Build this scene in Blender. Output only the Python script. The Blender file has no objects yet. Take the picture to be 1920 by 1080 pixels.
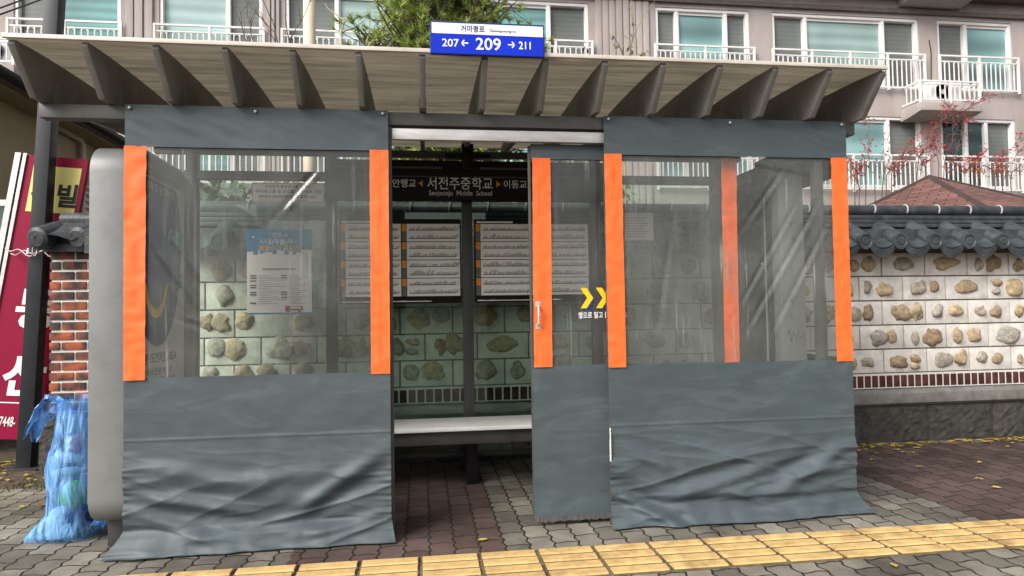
import bpy, bmesh, math, random
from mathutils import Vector, Matrix, noise
R = math.radians
S = bpy.context.scene
COL = S.collection

# ------------------------------------------------------------------ camera
YAW, PITCH, ROLL, DIST, EYE, FPX = 0.13366, 0.03399, -0.01506, 4.2208, 1.40, 1250.0
CAM = Vector((0, -DIST, EYE))
fw = Vector((math.sin(YAW)*math.cos(PITCH), math.cos(YAW)*math.cos(PITCH), math.sin(PITCH)))
r0 = Vector((math.cos(YAW), -math.sin(YAW), 0)); u0 = r0.cross(fw)
rt = r0*math.cos(ROLL) + u0*math.sin(ROLL); up = -r0*math.sin(ROLL) + u0*math.cos(ROLL)
cd = bpy.data.cameras.new('camera'); cam = bpy.data.objects.new('camera', cd); COL.objects.link(cam)
cd.lens = 36*FPX/1920; cd.sensor_width = 36; cd.clip_start = .05; cd.clip_end = 2000
M3 = Matrix((rt, up, -fw)).transposed()
cam.matrix_world = Matrix.Translation(CAM) @ M3.to_4x4()
S.camera = cam

def at(px, py, Y=None, Z=None, X=None):
    """the point of the photograph's pixel on a plane of the place"""
    d = fw*FPX + rt*(px-960) - up*(py-540)
    if Y is not None: t = (Y-CAM.y)/d.y
    elif Z is not None: t = (Z-CAM.z)/d.z
    else: t = (X-CAM.x)/d.x
    return CAM + d*t

# ------------------------------------------------------------------ light: overcast day
W = bpy.data.worlds.new('World'); S.world = W; W.use_nodes = True
nt = W.node_tree; bg = nt.nodes['Background']
sky = nt.nodes.new('ShaderNodeTexSky'); sky.sky_type = 'NISHITA'; sky.sun_disc = False
SUN_EL, SUN_AZ = R(38), R(232)          # azimuth clockwise from +Y
sky.sun_elevation = SUN_EL; sky.sun_rotation = SUN_AZ
sky.air_density = 1.0; sky.dust_density = 4.0
hs = nt.nodes.new('ShaderNodeHueSaturation'); hs.inputs['Saturation'].default_value = .22
nt.links.new(sky.outputs[0], hs.inputs['Color']); nt.links.new(hs.outputs[0], bg.inputs['Color'])
bg.inputs['Strength'].default_value = .14
ld = bpy.data.lights.new('sun', 'SUN'); ld.energy = 2.0; ld.angle = R(30); ld.color = (1, .96, .9)
lo = bpy.data.objects.new('sun', ld); COL.objects.link(lo)
sd = Vector((math.sin(SUN_AZ)*math.cos(SUN_EL), math.cos(SUN_AZ)*math.cos(SUN_EL), math.sin(SUN_EL)))
lo.rotation_euler = sd.to_track_quat('Z', 'Y').to_euler()
S.view_settings.view_transform = 'Standard'; S.view_settings.look = 'None'
S.view_settings.exposure = 0.68; S.view_settings.gamma = 1
S.cycles.max_bounces = 10; S.cycles.transparent_max_bounces = 16
S.cycles.caustics_reflective = False; S.cycles.caustics_refractive = False

# ------------------------------------------------------------------ materials
def srgb(r, g, b):
    f = lambda c: (c/255/12.92) if c/255 <= .04045 else ((c/255+.055)/1.055)**2.4
    return (f(r), f(g), f(b))

def newmat(name):
    m = bpy.data.materials.new(name); m.use_nodes = True
    return m, m.node_tree, m.node_tree.nodes['Principled BSDF']

def N(t, kind, **kw):
    n = t.nodes.new(kind)
    for k, v in kw.items():
        if k in n.inputs: n.inputs[k].default_value = v
        else: setattr(n, k, v)
    return n

def pos(t, scale=(1, 1, 1), rot=(0, 0, 0)):
    g = N(t, 'ShaderNodeNewGeometry'); mp = N(t, 'ShaderNodeMapping')
    mp.inputs['Scale'].default_value = scale; mp.inputs['Rotation'].default_value = rot
    t.links.new(g.outputs['Position'], mp.inputs['Vector']); return mp.outputs[0]

def ramp(t, src, stops):
    r = N(t, 'ShaderNodeValToRGB'); e = r.color_ramp.elements
    while len(e) < len(stops): e.new(.5)
    for el, (p, c) in zip(e, stops): el.position = p; el.color = (*c, 1) if len(c) == 3 else c
    t.links.new(src, r.inputs[0]); return r.outputs[0]

def pm(name, c, rough=.6, metal=0., var=.18, vs=5., bump=0., bs=60., spec=.4, stretch=(1, 1, 1), c2=None, dirt=0., ds=1.5):
    """worn painted / stone / metal surface: colour varied by noise, fine bump, patches of dirt"""
    m, t, b = newmat(name)
    v = pos(t, stretch)
    n = N(t, 'ShaderNodeTexNoise', Scale=vs, Detail=6., Roughness=.65); t.links.new(v, n.inputs['Vector'])
    lo_ = tuple(x*(1-var) for x in c); hi = c2 or tuple(min(1, x*(1+var)) for x in c)
    col = ramp(t, n.outputs['Fac'], [(.3, lo_), (.7, hi)])
    if dirt:
        n2 = N(t, 'ShaderNodeTexNoise', Scale=ds, Detail=9., Roughness=.72); t.links.new(v, n2.inputs['Vector'])
        f = ramp(t, n2.outputs['Fac'], [(.48, (0, 0, 0)), (.72, (dirt,)*3)])
        mx = N(t, 'ShaderNodeMix', data_type='RGBA', blend_type='MIX')
        t.links.new(f, mx.inputs[0]); t.links.new(col, mx.inputs[6]); mx.inputs[7].default_value = (c[0]*.25+.01, c[1]*.23+.01, c[2]*.2+.008, 1)
        col = mx.outputs[2]
    t.links.new(col, b.inputs['Base Color'])
    b.inputs['Roughness'].default_value = rough; b.inputs['Metallic'].default_value = metal
    b.inputs['Specular IOR Level'].default_value = spec
    if bump:
        n3 = N(t, 'ShaderNodeTexNoise', Scale=bs, Detail=5.); t.links.new(v, n3.inputs['Vector'])
        bp = N(t, 'ShaderNodeBump', Strength=bump, Distance=.01); t.links.new(n3.outputs['Fac'], bp.inputs['Height'])
        t.links.new(bp.outputs[0], b.inputs['Normal'])
    return m

def flat(name, c, rough=.6, spec=.3): return pm(name, c, rough, var=.06, spec=spec)

def film_mat(name, speck=0., tint=(.93, .94, .92), veil=(.30, .31, .29), lo=.08, hi=.23, rot=.6):
    """clear PVC sheet, clouded and creased"""
    m, t, b = newmat(name)
    tr = N(t, 'ShaderNodeBsdfTransparent'); tr.inputs[0].default_value = (*tint, 1)
    v1 = pos(t, (1, 1, 1)); n1 = N(t, 'ShaderNodeTexNoise', Scale=2.2, Detail=5.); t.links.new(v1, n1.inputs['Vector'])
    v2 = pos(t, (14, 14, 1.1), (0, rot, 0)); n2 = N(t, 'ShaderNodeTexNoise', Scale=1.4, Detail=4.); t.links.new(v2, n2.inputs['Vector'])
    v3 = pos(t, (26, 26, .9), (0, -.55, 0)); n3 = N(t, 'ShaderNodeTexNoise', Scale=1.6, Detail=2.); t.links.new(v3, n3.inputs['Vector'])
    a = ramp(t, n1.outputs['Fac'], [(.3, (lo,)*3), (.72, (hi,)*3)])
    s2 = ramp(t, n2.outputs['Fac'], [(.55, (0,)*3), (.78, (.12,)*3)])
    s3 = ramp(t, n3.outputs['Fac'], [(.63, (0,)*3), (.72, (.42,)*3)])
    ad = N(t, 'ShaderNodeMath', operation='ADD'); t.links.new(a, ad.inputs[0]); t.links.new(s2, ad.inputs[1])
    mk = ramp(t, n1.outputs['Fac'], [(.5, (0,)*3), (.62, (1,)*3)])
    mu = N(t, 'ShaderNodeMath', operation='MULTIPLY'); t.links.new(s3, mu.inputs[0]); t.links.new(mk, mu.inputs[1])
    ad2 = N(t, 'ShaderNodeMath', operation='ADD', use_clamp=True); t.links.new(ad.outputs[0], ad2.inputs[0]); t.links.new(mu.outputs[0], ad2.inputs[1])
    if speck:
        n4 = N(t, 'ShaderNodeTexNoise', Scale=55., Detail=4., Roughness=.8); t.links.new(v1, n4.inputs['Vector'])
        s4 = ramp(t, n4.outputs['Fac'], [(.45, (0,)*3), (.75, (speck,)*3)])
        ad3 = N(t, 'ShaderNodeMath', operation='ADD', use_clamp=True); t.links.new(ad2.outputs[0], ad3.inputs[0]); t.links.new(s4, ad3.inputs[1]); ad2 = ad3
    b.inputs['Base Color'].default_value = (*veil, 1); b.inputs['Roughness'].default_value = .13
    b.inputs['Specular IOR Level'].default_value = 1.0
    bp = N(t, 'ShaderNodeBump', Strength=.4, Distance=.03); t.links.new(ad.outputs[0], bp.inputs['Height']); t.links.new(bp.outputs[0], b.inputs['Normal'])
    mx = N(t, 'ShaderNodeMixShader'); t.links.new(ad2.outputs[0], mx.inputs[0]); t.links.new(tr.outputs[0], mx.inputs[1]); t.links.new(b.outputs[0], mx.inputs[2])
    gl = N(t, 'ShaderNodeBsdfGlossy', Roughness=.07); t.links.new(bp.outputs[0], gl.inputs['Normal'])
    m2 = N(t, 'ShaderNodeMixShader'); m2.inputs[0].default_value = .022; t.links.new(mx.outputs[0], m2.inputs[1]); t.links.new(gl.outputs[0], m2.inputs[2])
    t.links.new(m2.outputs[0], t.nodes['Material Output'].inputs[0])
    return m

def glass_mat(name, tint=(.88, .965, .91), refl=.04):
    m, t, b = newmat(name)
    tr = N(t, 'ShaderNodeBsdfTransparent'); tr.inputs[0].default_value = (*tint, 1)
    g = N(t, 'ShaderNodeBsdfGlossy'); g.inputs['Roughness'].default_value = .03; g.inputs['Color'].default_value = (.9, 1, .95, 1)
    fr = N(t, 'ShaderNodeFresnel', IOR=1.45)
    ad = N(t, 'ShaderNodeMath', operation='ADD'); t.links.new(fr.outputs[0], ad.inputs[0]); ad.inputs[1].default_value = refl-.04
    mx = N(t, 'ShaderNodeMixShader'); t.links.new(ad.outputs[0], mx.inputs[0]); t.links.new(tr.outputs[0], mx.inputs[1]); t.links.new(g.outputs[0], mx.inputs[2])
    t.links.new(mx.outputs[0], t.nodes['Material Output'].inputs[0])
    return m

def paving_mat(name, base, red):
    """wavy interlocking concrete blocks, rows running away from the kerb"""
    m, t, b = newmat(name)
    g = N(t, 'ShaderNodeNewGeometry'); sp = N(t, 'ShaderNodeSeparateXYZ'); t.links.new(g.outputs['Position'], sp.inputs[0])
    def math_(op, a, c, clamp=False):
        n = N(t, 'ShaderNodeMath', operation=op, use_clamp=clamp)
        for i, x in enumerate((a, c)):
            if isinstance(x, (int, float)): n.inputs[i].default_value = x
            else: t.links.new(x, n.inputs[i])
        return n.outputs[0]
    wv = math_('PINGPONG', sp.outputs[1], .056)
    wv = math_('MULTIPLY', math_('SMOOTH_MIN', wv, .045), .62)
    xx = math_('ADD', sp.outputs[0], wv)
    wy = math_('MULTIPLY', math_('SINE', math_('MULTIPLY', sp.outputs[0], 42.), 0), .007)
    yy = math_('ADD', sp.outputs[1], wy)
    jn = N(t, 'ShaderNodeTexNoise', Scale=9.); t.links.new(g.outputs['Position'], jn.inputs['Vector'])
    jj = math_('MULTIPLY', math_('SUBTRACT', jn.outputs['Fac'], .5), .02)
    xx = math_('ADD', xx, jj); yy = math_('ADD', yy, jj)
    cb = N(t, 'ShaderNodeCombineXYZ'); t.links.new(yy, cb.inputs[0]); t.links.new(xx, cb.inputs[1])
    br = N(t, 'ShaderNodeTexBrick', Scale=1.); br.offset = .5
    br.inputs['Brick Width'].default_value = .225; br.inputs['Row Height'].default_value = .148
    br.inputs['Mortar Size'].default_value = .0075; br.inputs['Mortar Smooth'].default_value = .35
    br.inputs['Color1'].default_value = (*[x*.60 for x in base], 1); br.inputs['Color2'].default_value = (*[x*1.28 for x in base], 1)
    br.inputs['Mortar'].default_value = (.022, .02, .016, 1)
    t.links.new(cb.outputs[0], br.inputs['Vector'])
    # the red blocks: a patch before the doorway and the field at the right, edges following the joints
    br2 = N(t, 'ShaderNodeTexBrick', Scale=1.); br2.offset = .5
    for k_ in ('Brick Width', 'Row Height', 'Mortar Size', 'Mortar Smooth'): br2.inputs[k_].default_value = br.inputs[k_].default_value
    br2.inputs['Color1'].default_value = (*[x*.8 for x in red], 1); br2.inputs['Color2'].default_value = (red[0]*1.35, red[1]*1.45, red[2]*1.5, 1); br2.inputs['Mortar'].default_value = (.02, .017, .014, 1)
    t.links.new(cb.outputs[0], br2.inputs['Vector'])
    yl = math_('GREATER_THAN', yy, -.42)
    za_ = math_('MULTIPLY', math_('GREATER_THAN', xx, -.80), math_('LESS_THAN', xx, .444)); zb2 = math_('MULTIPLY', math_('GREATER_THAN', xx, 3.552), math_('LESS_THAN', yy, 1.9))
    rm = math_('MULTIPLY', math_('ADD', za_, zb2, True), yl)
    mr = N(t, 'ShaderNodeMix', data_type='RGBA'); t.links.new(rm, mr.inputs[0]); t.links.new(br.outputs['Color'], mr.inputs[6]); t.links.new(br2.outputs['Color'], mr.inputs[7])
    n1 = N(t, 'ShaderNodeTexNoise', Scale=1.3, Detail=8., Roughness=.7); t.links.new(g.outputs['Position'], n1.inputs['Vector'])
    n2 = N(t, 'ShaderNodeTexNoise', Scale=120., Detail=3.); t.links.new(g.outputs['Position'], n2.inputs['Vector'])
    d1 = ramp(t, n1.outputs['Fac'], [(.34, (.40, .38, .35)), (.64, (1.22, 1.2, 1.15))])
    d2 = ramp(t, n2.outputs['Fac'], [(.3, (.75,)*3), (.7, (1.2,)*3)])
    m1 = N(t, 'ShaderNodeMix', data_type='RGBA', blend_type='MULTIPLY'); m1.inputs[0].default_value = 1
    t.links.new(mr.outputs[2], m1.inputs[6]); t.links.new(d1, m1.inputs[7])
    m2 = N(t, 'ShaderNodeMix', data_type='RGBA', blend_type='MULTIPLY'); m2.inputs[0].default_value = 1
    t.links.new(m1.outputs[2], m2.inputs[6]); t.links.new(d2, m2.inputs[7])
    t.links.new(m2.outputs[2], b.inputs['Base Color']); b.inputs['Roughness'].default_value = .82
    b.inputs['Specular IOR Level'].default_value = .35
    hh = math_('ADD', math_('MULTIPLY', br.outputs['Fac'], -1.), math_('MULTIPLY', n2.outputs['Fac'], .25))
    bp = N(t, 'ShaderNodeBump', Strength=.7, Distance=.008); t.links.new(hh, bp.inputs['Height']); t.links.new(bp.outputs[0], b.inputs['Normal'])
    return m

def tarp_mat(name, c):
    m = pm(name, c, rough=.56, var=.14, vs=2.2, bump=.12, bs=9, spec=.45, stretch=(1, 1, 2.2))
    t = m.node_tree; b = t.nodes['Principled BSDF']
    # smears of dried dust
    v = pos(t, (1.0, 1.0, 3.2), (0, .35, 0)); n = N(t, 'ShaderNodeTexNoise', Scale=1.9, Detail=4., Distortion=1.6); t.links.new(v, n.inputs['Vector'])
    f = ramp(t, n.outputs['Fac'], [(.52, (0,)*3), (.60, (.15,)*3), (.68, (.03,)*3)])
    src = b.inputs['Base Color'].links[0].from_socket
    mx = N(t, 'ShaderNodeMix', data_type='RGBA'); t.links.new(f, mx.inputs[0]); t.links.new(src, mx.inputs[6]); mx.inputs[7].default_value = (.15, .175, .19, 1)
    t.links.new(mx.outputs[2], b.inputs['Base Color'])
    return m

MT = {}
MT['tarp'] = tarp_mat('blue_grey_tarpaulin', (.058, .076, .084))
MT['orange'] = pm('orange_webbing', (.92, .15, .028), rough=.55, var=.14, vs=5, bump=.2, bs=110, dirt=.42, ds=5)
MT['orange_in'] = MT['orange']
MT['film'] = film_mat('clear_sheet')
MT['film2'] = film_mat('clear_sheet_clouded', speck=.13, tint=(.90, .91, .89), lo=.09, hi=.27, rot=-.7)
MT['glass'] = glass_mat('green_tinted_glass')
MT['steel'] = pm('dark_grey_paint', (.075, .072, .068), rough=.5, var=.2, vs=7, bump=.05, dirt=.3, ds=3)
MT['fin'] = pm('grey_brown_paint', (.195, .188, .176), rough=.55, var=.2, vs=4, bump=.04, dirt=.35, ds=2.5)
MT['post'] = pm('charcoal_paint', (.045, .042, .042), rough=.45, var=.2, vs=6)
MT['alu'] = pm('brushed_aluminium', (.56, .54, .53), rough=.42, metal=.55, var=.15, vs=5, stretch=(1, 6, 6), dirt=.25)
MT['roofskin'] = pm('beige_roof_sheet', (.255, .22, .162), rough=.6, var=.34, vs=2.2, stretch=(.7, 6, 6), dirt=.85, ds=1.6)
def translucent(m, f):
    t = m.node_tree; b = t.nodes['Principled BSDF']; tl = N(t, 'ShaderNodeBsdfTranslucent')
    src = b.inputs['Base Color'].links[0].from_socket; t.links.new(src, tl.inputs[0])
    mx = N(t, 'ShaderNodeMixShader'); mx.inputs[0].default_value = f; t.links.new(b.outputs[0], mx.inputs[1]); t.links.new(tl.outputs[0], mx.inputs[2])
    t.links.new(mx.outputs[0], t.nodes['Material Output'].inputs[0])
translucent(MT['roofskin'], .36)
MT['fascia'] = pm('pale_roof_edge', (.60, .54, .48), rough=.5, var=.15, vs=4, dirt=.35)
MT['panelgrey'] = pm('grey_panel_metal', (.195, .20, .196), rough=.48, metal=.15, var=.12, vs=1.6, dirt=.28, ds=5.0, bump=.06, bs=24)
MT['paneldark'] = pm('dark_panel_frame', (.05, .05, .047), rough=.4, var=.2)
MT['white'] = pm('white_paint', (.74, .73, .71), rough=.5, var=.06, dirt=.12)
MT['paper'] = pm('white_paper', (.82, .80, .75), rough=.7, var=.05)
MT['ink'] = flat('dark_ink', (.03, .03, .035))
MT['greyink'] = flat('grey_ink', (.13, .13, .125))
MT['black'] = pm('black_panel', (.009, .008, .008), rough=.4, var=.2, spec=.15)
MT['signtext'] = flat('pale_lettering', (.80, .78, .73))
MT['signorange'] = flat('orange_arrow', (.75, .27, .02))
MT['blue'] = pm('sign_blue', (.004, .026, .50), rough=.4, var=.08, spec=.2)
MT['navy'] = flat('sign_navy', (.018, .03, .13), .4)
MT['signwhite'] = flat('sign_white', (.82, .82, .82), .4)
MT['bench'] = pm('white_bench_board', (.72, .70, .68), rough=.3, var=.06, dirt=.12, spec=.5)
MT['yellow'] = flat('yellow_print', (.85, .52, .01))
MT['posterblue'] = pm('poster_blue', (.0, .20, .40), rough=.6, var=.06, spec=.2)
MT['posteryel'] = flat('poster_yellow', (.95, .62, .06))
MT['red'] = flat('poster_red', (.42, .06, .05))
MT['magenta'] = pm('magenta_board', (.25, .003, .035), rough=.5, var=.12, vs=3, spec=.2)
MT['lemon'] = flat('pale_yellow_print', (.75, .66, .22))
MT['teal'] = flat('teal_print', (.03, .45, .38))
MT['tactile'] = pm('yellow_paving', (.62, .415, .17), rough=.85, var=.22, vs=7, bump=.6, bs=140, dirt=.8, ds=3.4, spec=.3)
MT['tactileworn'] = pm('dirty_yellow_paving', (.17, .12, .065), rough=.9, var=.4, vs=9, bump=.5, bs=140, dirt=.7, ds=4, spec=.2)
MT['lamppost'] = pm('black_post_paint', (.015, .017, .021), rough=.45, var=.25, vs=5, spec=.35)
MT['paving'] = paving_mat('grey_paving', (.205, .190, .163), (.095, .060, .053))
MT['soil'] = pm('soil', (.085, .062, .042), rough=.95, var=.5, vs=18, bump=.9, bs=50)
MT['block'] = pm('white_wall_block', (.68, .64, .59), rough=.85, var=.16, vs=9, bump=.5, bs=110, dirt=.42, ds=4)
MT['mortar'] = pm('grey_mortar', (.20, .18, .16), rough=.9, var=.25, vs=20, bump=.3)
MT['whitemortar'] = pm('white_mortar', (.68, .65, .60), rough=.9, var=.1, vs=15, bump=.3)
MT['granite'] = pm('rough_granite', (.055, .050, .044), rough=.9, var=.5, vs=14, bump=1., bs=28, dirt=.4, ds=4)
MT['ledge'] = pm('grey_ledge_stone', (.19, .18, .165), rough=.85, var=.3, vs=9, bump=.4, bs=60, dirt=.45, ds=3)
MT['tile'] = pm('dark_roof_tile', (.030, .033, .037), rough=.5, var=.4, vs=8, bump=.4, bs=40, dirt=.25, c2=(.075, .082, .09))
MT['tilelip'] = pm('pale_tile_lip', (.33, .33, .31), rough=.7, var=.25, vs=12)
MT['brickcourse'] = pm('dark_red_brick', (.075, .024, .018), rough=.85, var=.75, vs=14, bump=.4)
for i, c in enumerate([(.36, .27, .17), (.44, .34, .22), (.36, .32, .27), (.46, .35, .22), (.40, .35, .28), (.30, .22, .14)]):
    MT['stone%d' % i] = pm('river_stone', c, rough=.8, var=.42, vs=22, bump=.9, bs=45, spec=.3, dirt=.35, ds=9)
def brick_mat():
    m, t, b = newmat('fired_brick'); v = pos(t, (1, 1, 1))
    n = N(t, 'ShaderNodeTexNoise', Scale=7., Detail=4.); t.links.new(v, n.inputs['Vector'])
    c = ramp(t, n.outputs['Fac'], [(.38, (.03, .024, .022)), (.49, (.16, .042, .022)), (.62, (.36, .085, .03))])
    t.links.new(c, b.inputs['Base Color']); b.inputs['Roughness'].default_value = .8
    n3 = N(t, 'ShaderNodeTexNoise', Scale=70.); t.links.new(v, n3.inputs['Vector'])
    bp = N(t, 'ShaderNodeBump', Strength=.5, Distance=.01); t.links.new(n3.outputs['Fac'], bp.inputs['Height']); t.links.new(bp.outputs[0], b.inputs['Normal'])
    return m
MT['brick'] = brick_mat()
MT['render'] = pm('mauve_grey_render', (.385, .335, .318), rough=.9, var=.12, vs=1.2, bump=.2, bs=60, dirt=.3, ds=.8, stretch=(1, 1, .3))
MT['renderdark'] = pm('dark_cornice', (.14, .12, .115), rough=.8, var=.2)
MT['winwhite'] = pm('white_window_frame', (.78, .76, .75), rough=.5, var=.04)
MT['rail'] = pm('white_railing', (.72, .70, .68), rough=.5, var=.08, dirt=.15)
def blind_reflection_mat(name, c, amt, sc):  # bands in the base colour: blinds, and painted reflections on some panes
    m, t, b = newmat(name); v = pos(t)
    w = N(t, 'ShaderNodeTexWave', Scale=sc, Distortion=1.5, Detail=2.); w.bands_direction = 'Z'; w.inputs['Detail Scale'].default_value = .4
    t.links.new(v, w.inputs['Vector'])
    n = N(t, 'ShaderNodeTexNoise', Scale=.5); t.links.new(v, n.inputs['Vector'])
    a = ramp(t, w.outputs['Fac'], [(0, tuple(x*(1-amt) for x in c)), (1, c)])
    a2 = ramp(t, n.outputs['Fac'], [(.35, (.72,)*3), (.65, (1.1,)*3)])
    mx = N(t, 'ShaderNodeMix', data_type='RGBA', blend_type='MULTIPLY'); mx.inputs[0].default_value = 1
    t.links.new(a, mx.inputs[6]); t.links.new(a2, mx.inputs[7]); t.links.new(mx.outputs[2], b.inputs['Base Color'])
    b.inputs['Roughness'].default_value = .08; b.inputs['Specular IOR Level'].default_value = .6
    return m
MT['paneteal'] = blind_reflection_mat('teal_window_glass', (.19, .42, .41), .3, 1.3)
MT['panegrey'] = blind_reflection_mat('grey_screened_glass', (.155, .17, .155), .12, 2.5)
MT['panedark'] = blind_reflection_mat('dark_window_glass', (.03, .10, .095), .6, .5)  # dark bands stand for mirrored trees, put into the pane colour
MT['panepale'] = blind_reflection_mat('pale_curtained_glass', (.36, .50, .48), .25, .9)
MT['panesky'] = blind_reflection_mat('painted_sky_glass', (.26, .46, .46), .5, .35)  # sky reflection painted into the base colour
MT['beigewall'] = pm('beige_wall', (.34, .27, .18), rough=.85, var=.1, vs=2, bump=.1, dirt=.2)
MT['eave'] = pm('dark_eave', (.022, .022, .022), rough=.5, var=.2)
MT['eavepaint'] = pm('grey_eave_board', (.12, .115, .11), rough=.6, var=.2)
MT['pipe'] = pm('pale_pipe', (.50, .46, .42), rough=.5, var=.1)
MT['cream'] = pm('cream_pole', (.62, .54, .42), rough=.5, var=.12, stretch=(8, 8, 1), dirt=.3)
MT['bark'] = pm('bark', (.10, .075, .055), rough=.95, var=.4, vs=20, bump=.8, bs=40)
MT['twig'] = pm('twig', (.12, .085, .075), rough=.9, var=.3)
MT['paletwig'] = pm('pale_twig', (.33, .28, .17), rough=.9, var=.3)
def leaf_mat(name, a, c, vs=3.):
    m, t, b = newmat(name); v = pos(t)
    n = N(t, 'ShaderNodeTexNoise', Scale=vs, Detail=3.); t.links.new(v, n.inputs['Vector'])
    col = ramp(t, n.outputs['Fac'], [(.35, a), (.65, c)]); t.links.new(col, b.inputs['Base Color'])
    b.inputs['Roughness'].default_value = .6
    tl = N(t, 'ShaderNodeBsdfTranslucent'); t.links.new(col, tl.inputs[0])
    mx = N(t, 'ShaderNodeMixShader'); mx.inputs[0].default_value = .3; t.links.new(b.outputs[0], mx.inputs[1]); t.links.new(tl.outputs[0], mx.inputs[2])
    t.links.new(mx.outputs[0], t.nodes['Material Output'].inputs[0]); return m
MT['needle'] = leaf_mat('pine_needle', (.15, .24, .04), (.46, .53, .14), 3)
MT['hedge'] = leaf_mat('hedge_leaf', (.05, .075, .02), (.16, .19, .06), 6)
MT['redleaf'] = leaf_mat('red_leaf', (.22, .006, .018), (.42, .02, .04), 5)
MT['rustleaf'] = leaf_mat('rust_leaf', (.30, .09, .02), (.45, .16, .04), 5)
MT['yelleaf'] = leaf_mat('yellow_leaf', (.55, .36, .05), (.75, .58, .16), 30)
MT['brownleaf'] = leaf_mat('brown_leaf', (.22, .10, .03), (.36, .20, .07), 30)
MT['shingle'] = None
def shingle_mat():
    m, t, b = newmat('red_shingle'); tc = N(t, 'ShaderNodeUVMap')
    br = N(t, 'ShaderNodeTexBrick', Scale=1.); br.inputs['Brick Width'].default_value = .30; br.inputs['Row Height'].default_value = .095
    br.inputs['Mortar Size'].default_value = .012; br.inputs['Mortar Smooth'].default_value = .3
    br.inputs['Color1'].default_value = (.12, .055, .045, 1); br.inputs['Color2'].default_value = (.20, .09, .075, 1); br.inputs['Mortar'].default_value = (.045, .025, .022, 1)
    t.links.new(tc.outputs[0], br.inputs['Vector'])
    n = N(t, 'ShaderNodeTexNoise', Scale=3., Detail=6.); t.links.new(pos(t), n.inputs['Vector'])
    d = ramp(t, n.outputs['Fac'], [(.3, (.7,)*3), (.7, (1.25,)*3)])
    mx = N(t, 'ShaderNodeMix', data_type='RGBA', blend_type='MULTIPLY'); mx.inputs[0].default_value = 1
    t.links.new(br.outputs['Color'], mx.inputs[6]); t.links.new(d, mx.inputs[7]); t.links.new(mx.outputs[2], b.inputs['Base Color'])
    b.inputs['Roughness'].default_value = .9
    bp = N(t, 'ShaderNodeBump', Strength=.6, Distance=.01, invert=True); t.links.new(br.outputs['Fac'], bp.inputs['Height']); t.links.new(bp.outputs[0], b.inputs['Normal'])
    return m
MT['shingle'] = shingle_mat()
def bag_mat():
    m, t, b = newmat('blue_plastic_film')
    b.inputs['Base Color'].default_value = (.24, .52, .95, 1); b.inputs['Roughness'].default_value = .16; b.inputs['Specular IOR Level'].default_value = .7
    n = N(t, 'ShaderNodeTexNoise', Scale=9., Detail=5., Distortion=.9); t.links.new(pos(t, (2.2, 2.2, .6)), n.inputs['Vector'])
    bp = N(t, 'ShaderNodeBump', Strength=.9, Distance=.03); t.links.new(n.outputs['Fac'], bp.inputs['Height']); t.links.new(bp.outputs[0], b.inputs['Normal'])
    tr = N(t, 'ShaderNodeBsdfTransparent'); tr.inputs[0].default_value = (.58, .80, 1, 1)
    f = ramp(t, n.outputs['Fac'], [(.38, (.18,)*3), (.66, (.82,)*3)])
    mx = N(t, 'ShaderNodeMixShader'); t.links.new(f, mx.inputs[0]); t.links.new(tr.outputs[0], mx.inputs[1]); t.links.new(b.outputs[0], mx.inputs[2])
    t.links.new(mx.outputs[0], t.nodes['Material Output'].inputs[0]); return m
MT['bag'] = bag_mat()
MT['cable'] = pm('black_cable', (.02, .02, .02), rough=.6)
MT['wire'] = pm('pale_wire', (.55, .45, .45), rough=.4, metal=.4)
MT['green'] = flat('green_wrapper', (.16, .52, .08))
MT['pink'] = flat('pink_wrapper', (.65, .22, .35))
MT['capblue'] = flat('blue_cap', (.02, .25, .70))
MT['clearplastic'] = pm('milky_plastic', (.55, .57, .58), rough=.2, var=.1)
MT['lamp'] = pm('cream_lamp_cover', (.42, .37, .29), rough=.5)

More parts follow.
